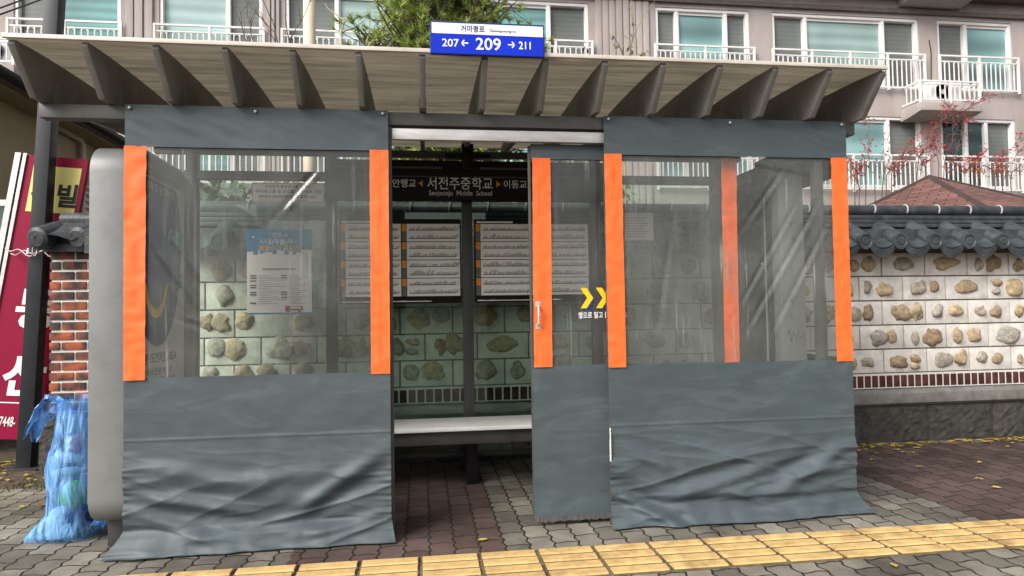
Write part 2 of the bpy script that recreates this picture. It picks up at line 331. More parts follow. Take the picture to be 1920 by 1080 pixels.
# ------------------------------------------------------------------ mesh helpers
class MB:
    def __init__(s): s.v = []; s.f = []; s.m = []; s.cur = 0; s.uv = None
    def mat(s, i): s.cur = i; return s
    def add(s, vs, fs):
        o = len(s.v); s.v += [Vector(p) for p in vs]
        for f in fs: s.f.append([o+i for i in f]); s.m.append(s.cur)
        return s
    def box(s, x0, x1, y0, y1, z0, z1):
        return s.add([(x, y, z) for x in (x0, x1) for y in (y0, y1) for z in (z0, z1)],
                     [(0, 1, 3, 2), (4, 6, 7, 5), (0, 4, 5, 1), (2, 3, 7, 6), (0, 2, 6, 4), (1, 5, 7, 3)])
    def prism(s, pts, a, b, axis='x'):
        n = len(pts)
        def P(u, w, t): return (t, u, w) if axis == 'x' else (u, t, w) if axis == 'y' else (u, w, t)
        return s.add([P(u, w, a) for u, w in pts]+[P(u, w, b) for u, w in pts],
                     [list(range(n))[::-1], list(range(n, 2*n))]+[(i, (i+1) % n, n+(i+1) % n, n+i) for i in range(n)])
    def tube(s, path, rad, n=8, cap=True, closed=False):
        path = [Vector(p) for p in path]; k = len(path); rads = rad if isinstance(rad, (list, tuple)) else [rad]*k
        o = len(s.v); prev = None
        for i, p in enumerate(path):
            d = (path[min(i+1, k-1)]-path[max(i-1, 0)]).normalized()
            if prev is None: a = d.orthogonal().normalized()
            else:
                a = prev-d*prev.dot(d)
                a = a.normalized() if a.length > 1e-6 else d.orthogonal().normalized()
            prev = a; c = d.cross(a)
            for j in range(n):
                q = 2*math.pi*j/n; s.v.append(p+(a*math.cos(q)+c*math.sin(q))*rads[i])
        for i in range(k-1):
            for j in range(n):
                s.f.append([o+i*n+j, o+i*n+(j+1) % n, o+(i+1)*n+(j+1) % n, o+(i+1)*n+j]); s.m.append(s.cur)
        if cap:
            s.f.append([o+j for j in range(n)][::-1]); s.m.append(s.cur); s.f.append([o+(k-1)*n+j for j in range(n)]); s.m.append(s.cur)
        return s
    def lathe(s, prof, c, n=20, axis='z'):
        o = len(s.v); c = Vector(c)
        for r, h in prof:
            for j in range(n):
                q = 2*math.pi*j/n
                d = (r*math.cos(q), r*math.sin(q), h) if axis == 'z' else (r*math.cos(q), h, r*math.sin(q)) if axis == 'y' else (h, r*math.cos(q), r*math.sin(q))
                s.v.append(c+Vector(d))
        for i in range(len(prof)-1):
            for j in range(n): s.f.append([o+i*n+j, o+i*n+(j+1) % n, o+(i+1)*n+(j+1) % n, o+(i+1)*n+j]); s.m.append(s.cur)
        s.f.append([o+j for j in range(n)][::-1]); s.m.append(s.cur)
        e = o+(len(prof)-1)*n; s.f.append([e+j for j in range(n)]); s.m.append(s.cur)
        return s
    def grid(s, fn, nu, nv):
        o = len(s.v)
        for j in range(nv+1):
            for i in range(nu+1): s.v.append(Vector(fn(i/nu, j/nv)))
        for j in range(nv):
            for i in range(nu):
                a = o+j*(nu+1)+i; s.f.append([a, a+1, a+nu+2, a+nu+1]); s.m.append(s.cur)
        return s
    def build(s, name, mats, parent=None, smooth=False, bevel=0., solid=0., recalc=True, sub=0):
        me = bpy.data.meshes.new(name); off = wloc(parent) if parent else Vector((0, 0, 0))
        me.from_pydata([v-off for v in s.v], [], s.f)
        mats = mats if isinstance(mats, (list, tuple)) else [mats]
        for x in mats: me.materials.append(MT[x])
        for p, i in zip(me.polygons, s.m): p.material_index = i
        if recalc or bevel:
            bm = bmesh.new(); bm.from_mesh(me)
            if bevel:
                bmesh.ops.bevel(bm, geom=[e for e in bm.edges if e.is_manifold and e.calc_face_angle(0) > .5], offset=bevel, segments=2, profile=.6, affect='EDGES', clamp_overlap=True)
            if recalc: bmesh.ops.recalc_face_normals(bm, faces=bm.faces)
            bm.to_mesh(me); bm.free()
        o = bpy.data.objects.new(name, me); COL.objects.link(o)
        if parent: o.parent = parent
        if smooth:
            for p in me.polygons: p.use_smooth = True
        elif bevel:
            for p in me.polygons: p.use_smooth = True
            me.set_sharp_from_angle(angle=R(32))
        if solid:
            md = o.modifiers.new('thickness', 'SOLIDIFY'); md.thickness = solid; md.offset = 0
        if sub:
            md = o.modifiers.new('smooth', 'SUBSURF'); md.levels = sub; md.render_levels = sub
        return o

def wloc(o):
    v = Vector(o.location)
    while o.parent: o = o.parent; v += Vector(o.location)
    return v
def tag(o, label=None, cat=None, group=None, kind=None):
    if label: o['label'] = label
    if cat: o['category'] = cat
    if group: o['group'] = group
    if kind: o['kind'] = kind
    return o
def thing(name, loc, label, cat, group=None):
    o = bpy.data.objects.new(name, None); COL.objects.link(o); o.location = loc; o.empty_display_size = .1
    return tag(o, label, cat, group)
def struct(o): o['kind'] = 'structure'; return o
def part(name, mats, parent, x0, x1, y0, y1, z0, z1, bevel=.004): return MB().box(x0, x1, y0, y1, z0, z1).build(name, mats, parent, bevel=bevel)

def letters(mb, s, size, place, align='CENTER', bold=0., width=None):
    """adds flat lettering; place maps text-plane (u, v) to the place"""
    c = bpy.data.curves.new('lettering', 'FONT'); c.body = s; c.size = size; c.align_x = align; c.offset = bold*size; c.resolution_u = 3
    o = bpy.data.objects.new('lettering', c); COL.objects.link(o); bpy.context.view_layer.update()
    dg = bpy.context.evaluated_depsgraph_get(); me = bpy.data.meshes.new_from_object(o.evaluated_get(dg))
    k = 1.
    if width and len(me.vertices):
        xs = [v.co.x for v in me.vertices]; k = width/(max(xs)-min(xs))
    vs = [place(v.co.x*k, v.co.y) for v in me.vertices]; fs = [list(p.vertices) for p in me.polygons]
    bpy.data.objects.remove(o); bpy.data.curves.remove(c); bpy.data.meshes.remove(me)
    return mb.add(vs, fs)
def front(x, y, z): return lambda u, v: (x+u, y, z+v)                 # reads from the street side
def inward(x, y, z): return lambda u, v: (x, y+u, z+v)                # reads from inside, facing +X

rnd = random.Random(7)
def nz(x, y=0., z=0.): return noise.noise(Vector((x, y, z)))

# ------------------------------------------------------------------ ground
struct(MB().box(-300, 300, -300, 300, -.3, -.006).build('ground', 'soil'))
struct(MB().add([(-14, -9, 0), (14, -9, 0), (14, 2.06, 0), (-14, 2.06, 0)], [(0, 1, 2, 3)]).build('pavement', 'paving'))
def soil_z(x, y): return .012+.03*max(0, nz(x*2, y*2, 3))+.02*max(0, nz(x*7, y*7, 1))
struct(MB().grid(lambda a, b: (-9+a*6.3, 1.75+b*3.5+.08*nz(a*14), soil_z(-9+a*6.3, 1.75+b*3.5)*min(1, b*6)-.012*(b == 0)), 70, 40).build('soil_bed', 'soil', smooth=True))
tp = MB()
for i in range(-36, 36):
    x0 = 2.303+.333*i; yb, yt = -.775+.004*nz(i*3.1), -.335+.006*nz(i*1.7); dz = .004*nz(i*2.3, 4)
    tp.mat(1).box(x0+.006, x0+.327, yb, yt, -.02, .007+dz)
    tp.mat(0)
    for k in range(4):
        yc = yb+.055+k*.11
        tp.prism([(yc-.041, .0071+dz), (yc+.041, .0071+dz), (yc+.034, .0155+dz), (yc-.034, .0155+dz)], x0+.014, x0+.319, 'x')
o = struct(tp.build('tactile_paving', ['tactile', 'tactileworn']))

# ------------------------------------------------------------------ bus shelter
SH = thing('bus_shelter', (.4, 0, 0), 'grey steel bus shelter with a finned overhanging roof and a glazed back', 'bus shelter')
XL, XR = -2.24, 2.99
FY = [(-.30+2.25*b, 2.928+.026*math.sin(math.pi*min(1, b*1.25))**.8-.006*max(0, b-.75)/.25) for b in [k/10 for k in range(11)]]
finx = [-2.215+i*(2.985+2.215)/14 for i in range(15)]
for i, x in enumerate(finx):
    w = .0185
    mb = MB().prism([(-.30, 2.90), (-.285, 2.926)]+FY[1:]+[(1.95, 2.86), (1.6, 2.818), (.1, 2.675), (-.085, 2.668)], x-w, x+w, 'x')
    for s in (-1, 1): mb.box(x+s*.019-.004, x+s*.019+.004, .10, .112, 2.675, 2.79)
    mb.build('roof_fin', 'fin', SH, bevel=.003)
# roof skin and its pale front edge
mb = MB(); n = len(FY)
mb.grid(lambda a, b: (XL-.01+(XR-XL+.02)*a, -.30+2.25*b, .004+2.928+.026*math.sin(math.pi*min(1, b*1.25))**.8-.006*max(0, b-.75)/.25), 20, 24)
mb.build('roof_sheet', 'roofskin', SH, smooth=True, recalc=False)
MB().box(XL-.012, XR+.012, -.322, -.301, 2.926, 2.950).build('roof_edge_trim', 'fascia', SH, bevel=.003)
# beams
part('front_beam', 'steel', SH, XL+.005, XR, .014, .10, 2.585, 2.667)
part('rear_beam', 'steel', SH, XL+.05, XR-.05, 1.58, 1.66, 2.752, 2.802)
part('glazing_beam', 'steel', SH, -1.95, 2.78, 1.575, 1.655, 2.535, 2.605)
for x in (-.215, 1.235, 2.72): part('front_post', 'steel', SH, x-.03, x+.03, .03, .09, 0, 2.585)
part('front_post', 'steel', SH, -1.742, -1.69, .022, .08, 0, 2.585)
for x in (-1.89, -.765, .393, 1.55, 2.70): part('rear_post', 'post', SH, x-.044, x+.044, 1.57, 1.66, 0, 2.76)
part('door_track', 'alu', SH, -.18, 2.2, .035, .075, 2.50, 2.57, .003)
# glass panes
for a, b in ((-1.846, -.809), (-.721, .349), (.437, 1.506), (1.594, 2.656)):
    part('glass_pane', 'glass', SH, a, b, 1.612, 1.62, .18, 2.535, 0)
    part('bottom_rail', 'post', SH, a, b, 1.60, 1.64, .14, .18)
# end panels with rounded corners
def end_panel(name, x0, x1, y0, y1, z0, z1, r):
    pts = []
    for cy, cz, a0 in ((y1-r, z1-r, 0), (y0+r, z1-r, 90), (y0+r, z0+r, 180), (y1-r, z0+r, 270)):
        for k in range(9):
            a = R(a0+k*90/8); pts.append((cy+r*math.cos(a), cz+r*math.sin(a)))
    return MB().prism(pts, x0, x1, 'x').build(name, 'panelgrey', SH, bevel=.006)
ep = end_panel('end_panel', -1.955, -1.752, .012, 1.22, .165, 2.44, .17)
for y in (.25, 1.0): part('panel_foot', 'post', SH, -1.92, -1.80, y-.06, y+.06, 0, .166)
ep2 = end_panel('end_panel', 2.515, 2.70, .20, 1.35, .165, 2.46, .17)
for y in (.4, 1.1): part('panel_foot', 'post', SH, 2.56, 2.66, y-.06, y+.06, 0, .166)
# inner faces: dark frames and the lit-box poster on the left panel
MB().prism([(.13, .3), (1.14, .3), (1.14, 2.36), (.13, 2.36)], -1.752, -1.738, 'x').build('panel_frame', 'paneldark', ep, bevel=.003)
MB().prism([(.30, .3), (1.28, .3), (1.28, 2.36), (.30, 2.36)], 2.497, 2.515, 'x').build('panel_frame', 'paneldark', ep2, bevel=.003)
mb = MB().box(2.492, 2.497, .36, .375, .4, 2.2); mb.lathe([(.012, 0), (.012, .006)], (2.490, .42, 1.72), 12, 'x')
mb.build('panel_hinge', 'alu', ep2)
for k, ch in enumerate('z A e 1 3 E L'.split()):
    letters(MB(), ch, .055, front(2.60+.02*math.sin(k*2), .197, 1.98-k*.11)).build('graffiti', 'greyink', ep2)
gm = MB().tube([(2.55+.0135*k, .197, 1.20+.045*math.sin(k*2.3)) for k in range(10)], .003, 4)
gm.build('graffiti', 'greyink', ep2)
# post head with bracket and cream lamp under the roof
mb = MB().box(.345, .445, 1.42, 1.57, 2.60, 2.83).box(.20, .585, 1.44, 1.56, 2.715, 2.752)
mb.build('post_head', 'black', SH, bevel=.006)
t = thing('ceiling_lamp', (.42, 1.0, 2.93), 'cream round lamp under the roof above the station name board', 'lamp')
MB().lathe([(.02, .0), (.16, -.01), (.175, -.04), (.15, -.085), (.06, -.10)], (.42, 1.0, 2.925), 24).build('lamp_cover', 'lamp', t, smooth=True)
MB().lathe([(.05, .0), (.05, .03)], (.42, 1.0, 2.922), 14).build('lamp_mount', 'steel', t)

# station name board
t = thing('station_sign', (.39, 1.5, 2.54), 'black station name board with Korean and English lettering on the shelter posts', 'sign')
MB().box(-1.0+.20, 1.59, 1.46, 1.565, 2.352, 2.692).build('sign_case', 'black', t, bevel=.006)
mb = MB()
for a, b in ((-.70, .18), (.50, 1.45)):
    mb.box(a, b, 1.44, 1.46, 2.615, 2.632); mb.box(a-.05, b+.05, 1.448, 1.46, 2.545, 2.555)
mb.build('light_tube', 'steel', t, bevel=.004)
SY = 1.4575
mb = MB()
def fit(mb, s, x0, x1, y, z, h, bold=.008, place=None):
    """lettering from x0 to x1 with text height h"""
    letters(mb, s, h, (lambda u, v: (x0+u, y, z+v)), 'LEFT', bold, width=x1-x0)
fit(mb, '서전주중학교', .045, .605, SY, 2.452, .118)
fit(mb, '안행교', -.245, -.05, SY, 2.463, .078)
fit(mb, '이동교', .70, .90, SY, 2.463, .078)
fit(mb, 'Seojeonju  Middle  School', .062, .60, SY, 2.392, .06, .004)
mb.build('lettering', 'signtext', t)
MB().add([(-.025, SY, 2.492), (.012, SY, 2.52), (.012, SY, 2.464)], [(0, 1, 2)]).build('direction_arrow', 'signorange', t)
MB().add([(.68, SY, 2.492), (.64, SY, 2.52), (.64, SY, 2.464)], [(0, 2, 1)]).build('direction_arrow', 'signorange', t)

# timetable boards on the back glass
def scribble(mb, x0, x1, y, z, h, seed):
    rr = random.Random(seed); x = x0
    while x < x1-.01:
        if rr.random() < .88:
            hh = h*(.35+.65*abs(nz(x*9, seed))+.2*rr.random()); w = .0042
            mb.add([(x, y, z), (x+w, y, z), (x+w+hh*.55, y, z+hh), (x+hh*.55, y, z+hh)], [(0, 1, 2, 3)])
        x += .0065+.004*rr.random()
    mb.add([(x0, y+.0004, z), (x1-.02, y+.0004, z), (x1-.02, y+.0004, z+.007), (x0, y+.0004, z+.007)], [(0, 1, 2, 3)])
def timetable(x0, x1, label):
    z0, z1 = 1.475, 2.205; y = 1.585
    t = thing('timetable_board', ((x0+x1)/2, y, z0), label, 'timetable', 'timetables on the back glass')
    part('board', 'black', t, x0, x1, y, y+.02, z0, z1, .002)
    mid = x0+(x1-x0)*.505; top = z1-.042; rowh = .158
    for cx0, cx1 in ((x0+.012, mid-.004), (mid+.004, x1-.012)):
        for k in range(4):
            za = top-k*rowh-rowh+.006; zb = top-k*rowh
            st = MB().box(cx0+.042, cx1, y-.003, y, za, zb).build('route_strip', 'paper', t)
            MB().box(cx0, cx0+.038, y-.003, y, (za+zb)/2+.01, zb).build('route_number', 'signorange', st)
            MB().box(cx0, cx0+.038, y-.003, y, za, (za+zb)/2+.006).build('route_interval', 'greyink', st)
            ink = MB()
            for q in range(2): scribble(ink, cx0+.06, cx1-.015, y-.0036, za+.022+(1-q)*.072, .05, k*7+q+int(cx0*100))
            ink.build('route_text', 'greyink', st)
    MB().box(x0+.02, x0+.34, y-.003, y, z1-.033, z1-.018).build('heading_strip', 'signtext', t)
    hd = MB(); scribble(hd, x0+.02, x1-.25, y-.003, z0+.014, .016, 3); hd.build('footer_text', 'signtext', t)
timetable(-.70, .338, 'bus timetable board between the left curtain and the middle rear post')
timetable(.455, 1.485, 'bus timetable board right of the middle rear post, half behind the sliding door')

# papers on the back glass
t = thing('poster', (-1.2, 1.6, 1.40), 'blue and white paper poster with a bus drawing on the back glass', 'poster')
MB().box(-1.455, -.928, 1.598, 1.602, 1.40, 2.115).build('sheet', 'paper', t)
mb = MB(); pts = [(-1.455, 2.115), (-1.455, 1.93)]; rr = random.Random(3); x = -1.455
while x < -.94:
    w = .02+.02*rr.random(); h = 1.90+.05*rr.random(); pts += [(x+.004, h), (min(x+w, -.93), h)]; x += w
pts += [(-.928, 1.90), (-.928, 2.115)]
# skyline strip: columns so that every face stays simple
for i in range(2, len(pts)-3, 2): mb.box(pts[i][0]-.004, pts[i+1][0]+.001, 1.5955, 1.598, pts[i][1], 2.115)
mb.box(-1.455, -.928, 1.5955, 1.598, 1.40, 1.413); mb.build('blue_print', 'posterblue', t)
mb = MB(); y = 1.594
fit(mb, '전주시', -1.25, -1.13, y, 2.045, .05, .01); fit(mb, '시내(마을)버스', -1.355, -1.03, y, 1.99, .055, .012); mb.box(-1.41, -1.395, y, y+.001, 2.045, 2.06)
mb.build('white_title', 'signwhite', t)
mb = MB(); fit(mb, '체험수기 공모전', -1.36, -1.03, y, 1.935, .055, .012); mb.build('yellow_title', 'posteryel', t)
mb = MB()
for k, (a, b, z) in enumerate([(-1.33, -1.06, 1.775), (-1.43, -1.38, 1.72), (-1.43, -1.38, 1.70), (-1.43, -1.38, 1.675), (-1.43, -1.38, 1.64), (-1.43, -1.38, 1.62), (-1.43, -1.38, 1.58), (-1.43, -1.38, 1.56), (-1.43, -1.38, 1.49), (-1.18, -1.13, 1.72), (-1.18, -1.13, 1.70), (-1.18, -1.13, 1.58), (-1.18, -1.13, 1.56), (-1.18, -1.13, 1.535)]):
    mb.box(a, b, y, y+.001, z, z+.011)
for k in range(14): mb.box(-1.36, -1.36+.1+.06*((k*7) % 3), y, y+.001, 1.722-k*.018, 1.725-k*.018).box(-1.11, -1.11+.08+.03*((k*5) % 3), y, y+.001, 1.722-k*.018, 1.725-k*.018)
mb.build('small_print', 'greyink', t)
mb = MB().box(-1.135, -1.0, y, y+.001, 1.43, 1.465).box(-1.145, -1.11, y, y+.001, 1.425, 1.47)
for x in (-1.12, -1.03): mb.lathe([(.014, 0), (.014, .002)], (x, y-.002, 1.425), 12, 'y')
mb.build('bus_drawing', 'red', t)
MB().box(-1.10, -1.02, y-.001, y, 1.445, 1.46).build('bus_windows', 'paper', t)
t = thing('notice', (-1.12, 1.6, 2.34), 'white rectangular warning notice with three lines of Korean print above the poster', 'notice')
MB().box(-1.415, -.82, 1.598, 1.603, 2.342, 2.512).build('sheet', 'paper', t)
mb = MB(); y = 1.5965
fit(mb, '승강장에 불법광고물 부착시', -1.31, -.94, y, 2.468, .032, .01); fit(mb, "'옥외광고물 등 관리법' 위반으로 처벌", -1.39, -.845, y, 2.425, .034, .01)
fit(mb, '과태료(500만원)를 부과합니다', -1.36, -.89, y, 2.380, .034, .01)
for a in ((-1.411, -.824, 2.3455, 2.349), (-1.411, -.824, 2.505, 2.5085), (-1.36, -.95, 2.362, 2.365)): mb.box(a[0], a[1], y, y+.001, a[2], a[3])
for a in (-1.4115, -.8275): mb.box(a, a+.003, y, y+.001, 2.3495, 2.5045)
mb.build('print', 'ink', t)
t = thing('notice', (1.95, 1.6, 2.02), 'faded pink paper notice behind the clouded right curtain', 'notice')
MB().box(1.82, 2.09, 1.598, 1.602, 2.02, 2.27).build('sheet', 'paper', t)
mb = MB()
for k in range(8): mb.box(1.84, 2.0+.02*(k % 3), 1.5955, 1.597, 2.05+k*.024, 2.057+k*.024)
mb.build('print', 'greyink', t)

# light-box poster on the inner face of the left end panel
t = thing('advertising_poster', (-1.737, .6, .3), 'tall poster with a navy disc on the inner face of the left end panel', 'poster')
PX = -1.737
MB().box(PX, PX+.004, .16, .945, .36, 2.30).build('sheet', 'paper', t)
dk = [(.45+.40*math.cos(R(a))*1.05, 1.86+.66*math.sin(R(a))) for a in range(0, 360, 8)]
MB().prism([(max(.165, min(.94, a)), max(.4, min(2.29, b))) for a, b in dk], PX+.004, PX+.0055, 'x').build('navy_disc', 'navy', t)
mb = MB(); ring = [R(200+k*8) for k in range(19)]
for a, b in zip(ring, ring[1:]):
    P = lambda q, r: (PX+.0065, .42+r*math.cos(q), 1.70+r*1.5*math.sin(q)); mb.add([P(a, .17), P(b, .17), P(b, .21), P(a, .21)], [(0, 1, 2, 3)])
mb.build('yellow_ring', 'posteryel', t)
mb = MB()
fitp = lambda mb, s, y0, y1, z, h, b=.01: letters(mb, s, h, (lambda u, v: (PX+.0065, y0+u, z+v)), 'LEFT', b, width=y1-y0)
fitp(mb, 'OIS!', .62, .90, 1.86, .2); fitp(mb, '↘', .70, .86, 1.60, .22); mb.build('green_print', 'teal', t)
mb = MB(); fitp(mb, '교통도민체험', .2, .72, 2.22, .06, .006); mb.build('white_print', 'signtext', t)
mb = MB()
fitp(mb, '관광도민체험 AREA', .22, .78, 1.10, .075, .012); fitp(mb, '스마트관광 서비스', .22, .70, 1.02, .05, .004); fitp(mb, '관광도민체험 서비스', .22, .76, .955, .05, .004)
mb.build('dark_print', 'ink', t)

# bench
t = thing('bench', (.4, 1.35, 0), 'long white topped bench on dark legs inside the shelter', 'bench')
MB().box(-1.3, 2.0, 1.005, 1.50, .468, .50).build('seat', 'bench', t, bevel=.008)
MB().box(-1.28, 1.98, 1.05, 1.10, .36, .466).box(-1.28, 1.98, 1.42, 1.46, .36, .466).build('seat_frame', 'post', t, bevel=.004)
for x in (-1.0, .385, 1.75): part('leg', 'black', t, x-.045, x+.045, 1.22, 1.36, 0, .466)

# ------------------------------------------------------------------ plastic curtains
def ridge_sum(x, z, folds):
    s = 0
    for x0, z0, x1, z1, w, h in folds:
        dx, dz = x1-x0, z1-z0; L = math.hypot(dx, dz); u = ((x-x0)*dx+(z-z0)*dz)/L/L; d = ((x-x0)*-dz+(z-z0)*dx)/L
        bow = .12*L*(u-.5)**2*0
        tp_ = 1 if 0 <= u <= 1 else math.exp(-((min(abs(u), abs(u-1))*L)/.10)**2)
        e = min(1, max(.25, (1-abs(2*u-1))*2.2))
        s += h*e*tp_*(math.exp(-(d/w)**2)-.55*math.exp(-((d-1.7*w)/(w*1.1))**2))
    return s
def pxfold(a, b, w, h, Y=0):
    p, q = at(a[0], a[1], Y=Y), at(b[0], b[1], Y=Y); return (p.x, p.z, q.x, q.z, w, h)
def skirt(parent, name, x0, x1, zt, zs, folds, flare, spread, seed, Y0=0., zb=0., nx=220, nzv=160):
    def fn(a, b):
        z = zt-(zt-zb)*b if zb else zt*(1-b)**1.0
        x = x0+(x1-x0)*a
        free = max(0, min(1, (zs-z)/.25))
        yy = -.004*nz(x*2.3, z*4, seed)-.003*nz(x*7, z*9, seed)
        yy -= free*(.55*ridge_sum(x, z, folds)+.018*nz(x*1.1, z*4.2+.5*x, seed+5)+.006*abs(nz(x*2.1-z*1.2, z*9, seed+9)))
        cr = 0
        for q, (ca, cb, am) in enumerate(((1.6, 8.5, .012), (4.2, 14., .005), (2.1, 7.0, .010))):
            sl = (.35, -.2, -.55)[q]; cr += am*(1-min(1, abs(nz((x+sl*z)*ca*.45, (z-sl*x*.5)*cb*.6, seed+q*7))*3.2))**2
        yy -= free*cr+.10*cr
        edge = min(a, 1-a)*(x1-x0)
        yy -= free*.012*math.exp(-edge/.07)*nz(x*4, z*42, seed+2)
        if not zb:
            f = max(0, (.16-z)/.16)
            k = .55+.45*abs(nz(x*2.2, seed)); yy -= flare*k*f**1.7+.02*f*nz(x*9, z*5, seed)
            cx = (x-(x0+x1)/2)/((x1-x0)/2); c_ = math.copysign(max(0, abs(cx)-.86)/.14, cx)
            x += c_*spread[0 if cx < 0 else 1]*f**1.4
            yy += .030*math.exp(-((z-.135)/.03)**2)*(.5+.8*abs(nz(x*2.6, 3, seed)))
            z = max(z, .012+.010*abs(nz(x*6, 1, seed)))
        else: z += .0
        # hem weld line
        yy -= .004*math.exp(-((z-zs)/.008)**2)
        return (x, Y0+yy, z)
    return MB().grid(fn, nx, nzv).build(name, 'tarp', parent, smooth=True, recalc=False)
def band(parent, x0, x1, z0, z1, seed, Y0=0., slant=.01):
    def fn(a, b):
        x = x0+(x1-x0)*a; z = z0+(z1-z0)*b
        yy = .010*math.sin(math.pi*b)*nz(x*3.2+b*1.4, b*.6, seed)+.006*nz(x*9+b*5, b, seed+1)*math.sin(math.pi*b)
        return (x, Y0-.008-abs(yy)*1.3, z)
    return MB().grid(fn, 90, 14).build('top_band', 'tarp', parent, smooth=True, recalc=False)
def sheet(parent, x0, x1, z0, z1, seed, Y0, m, folds=()):
    def fn(a, b):
        x, z = x0+(x1-x0)*a, z0+(z1-z0)*b; k = min(1, 8*min(a, 1-a, b, 1-b))
        return (x, Y0+k*(.012*nz(x*1.9+z*.8, z*1.6, seed)+.004*nz(x*6+z*4, z*3, seed+3)+ridge_sum(x, z, folds)), z)
    return MB().grid(fn, 110, 110).build('clear_window', m, parent, smooth=True, recalc=False)
def strip(parent, xt0, xt1, xb0, xb1, zt, zb, Y0, seed, name='orange_strip'):
    def fn(a, b):
        x = (xt0+(xt1-xt0)*a)*(1-b)+(xb0+(xb1-xb0)*a)*b
        return (x+.0025*nz(b*9, seed)+.0015*nz(b*31, seed), Y0-.008*abs(nz(a*1.5, b*9, seed))-.004*nz(a*2, b*30, seed)-.002, zt+(zb-zt)*b)
    return MB().grid(fn, 6, 90).build(name, 'orange', parent, smooth=True, recalc=False)
def screws(parent, pts, Y0):
    mb = MB()
    for x, z in pts: mb.lathe([(.011, 0), (.010, -.004), (.004, -.006)], (x, Y0, z), 10, 'y')
    mb.build('screw', 'alu', parent, smooth=True)

t = thing('plastic_curtain', (-.98, 0, 0), 'left windbreak curtain with two orange strips and a long creased grey skirt', 'curtain', 'weather curtains on the shelter front')
band(t, -1.748, -.203, 2.414, 2.668, 3)
sheet(t, -1.70, -.25, 1.015, 2.425, 2, .006, 'film', [pxfold((285, 470), (385, 610), .012, .012), pxfold((310, 440), (420, 600), .010, .010), pxfold((340, 600), (390, 618), .012, .010), pxfold((640, 600), (690, 690), .012, .010), pxfold((600, 310), (520, 400), .015, .010), pxfold((440, 640), (560, 690), .02, .008)])
strip(t, -1.755, -1.629, -1.752, -1.632, 2.418, 1.022, -.006, 1); strip(t, -.319, -.203, -.319, -.203, 2.418, 1.022, -.006, 5)
FL = [pxfold((230, 925), (500, 965), .035, .045), pxfold((227, 868), (520, 915), .04, .032), pxfold((730, 838), (545, 965), .05, .06),
      pxfold((300, 1000), (640, 985), .05, .045), pxfold((420, 905), (640, 885), .045, .02), pxfold((560, 1000), (730, 965), .03, .04), pxfold((240, 960), (420, 1010), .035, .035)]
skirt(t, 'skirt', -1.752, -.203, 1.034, .665, FL, .135, (.09, .03), 11)
screws(t, [(-1.72, 2.645), (-.235, 2.645), (-1.0, 2.64)], -.020)

t = thing('plastic_curtain', (2.04, 0, 0), 'right windbreak curtain with clouded clear sheet and its skirt spread on the paving', 'curtain', 'weather curtains on the shelter front')
band(t, 1.188, 2.905, 2.414, 2.668, 13)
sheet(t, 1.25, 2.86, 1.015, 2.425, 8, .006, 'film2', [pxfold((1545, 360), (1390, 640), .012, .013), pxfold((1500, 370), (1385, 580), .010, .012), pxfold((1560, 400), (1440, 640), .012, .012), pxfold((1480, 300), (1400, 420), .012, .010), pxfold((1400, 310), (1500, 330), .02, .010), pxfold((1260, 420), (1230, 640), .02, .006)])
strip(t, 1.188, 1.305, 1.190, 1.308, 2.418, 1.022, -.006, 9); strip(t, 2.787, 2.904, 2.787, 2.904, 2.418, 1.022, -.006, 15)
FR = [pxfold((1147, 823), (1275, 893), .04, .035), pxfold((1148, 922), (1300, 998), .035, .075), pxfold((1235, 938), (1450, 872), .04, .045),
      pxfold((1440, 925), (1590, 835), .05, .06), pxfold((1330, 925), (1560, 925), .05, .035), pxfold((1480, 890), (1600, 870), .04, .03), pxfold((1280, 985), (1500, 960), .04, .04), pxfold((1300, 860), (1590, 850), .05, .02)]
skirt(t, 'skirt', 1.19, 2.905, 1.034, .645, FR, .14, (.012, .10), 23)
screws(t, [(1.22, 2.645), (2.87, 2.645), (2.06, 2.64)], -.020)
mb = MB()
rr = random.Random(4)
for k in range(9): mb.box(1.186+.003*rr.random(), 1.195, -.014, -.006, .42+k*.024, .42+k*.024+.022)
mb.build('white_tape', 'white', t)
# its return along the end of the shelter
MB().grid(lambda a, b: (2.885+.006*nz(a*4, b*3, 4), .02+1.2*a, 2.30+(2.66-2.30)*b), 30, 8).build('side_band', 'tarp', t, smooth=True, recalc=False)
MB().grid(lambda a, b: (2.885+.008*nz(a*3, b*3, 2), .02+1.2*a, 1.03+1.28*b), 30, 30).build('side_window', 'film', t, smooth=True, recalc=False)
MB().grid(lambda a, b: (2.885+.02*nz(a*3, b*3, 6)*(1-b)+.03*(1-b)**3, .02+1.2*a, .012+1.03*b), 30, 30).build('side_skirt', 'tarp', t, smooth=True, recalc=False)
MB().grid(lambda a, b: (2.877, 1.08+.12*a, 1.03+1.27*b), 2, 10).build('side_strip', 'red', t, smooth=True, solid=.002, recalc=False)

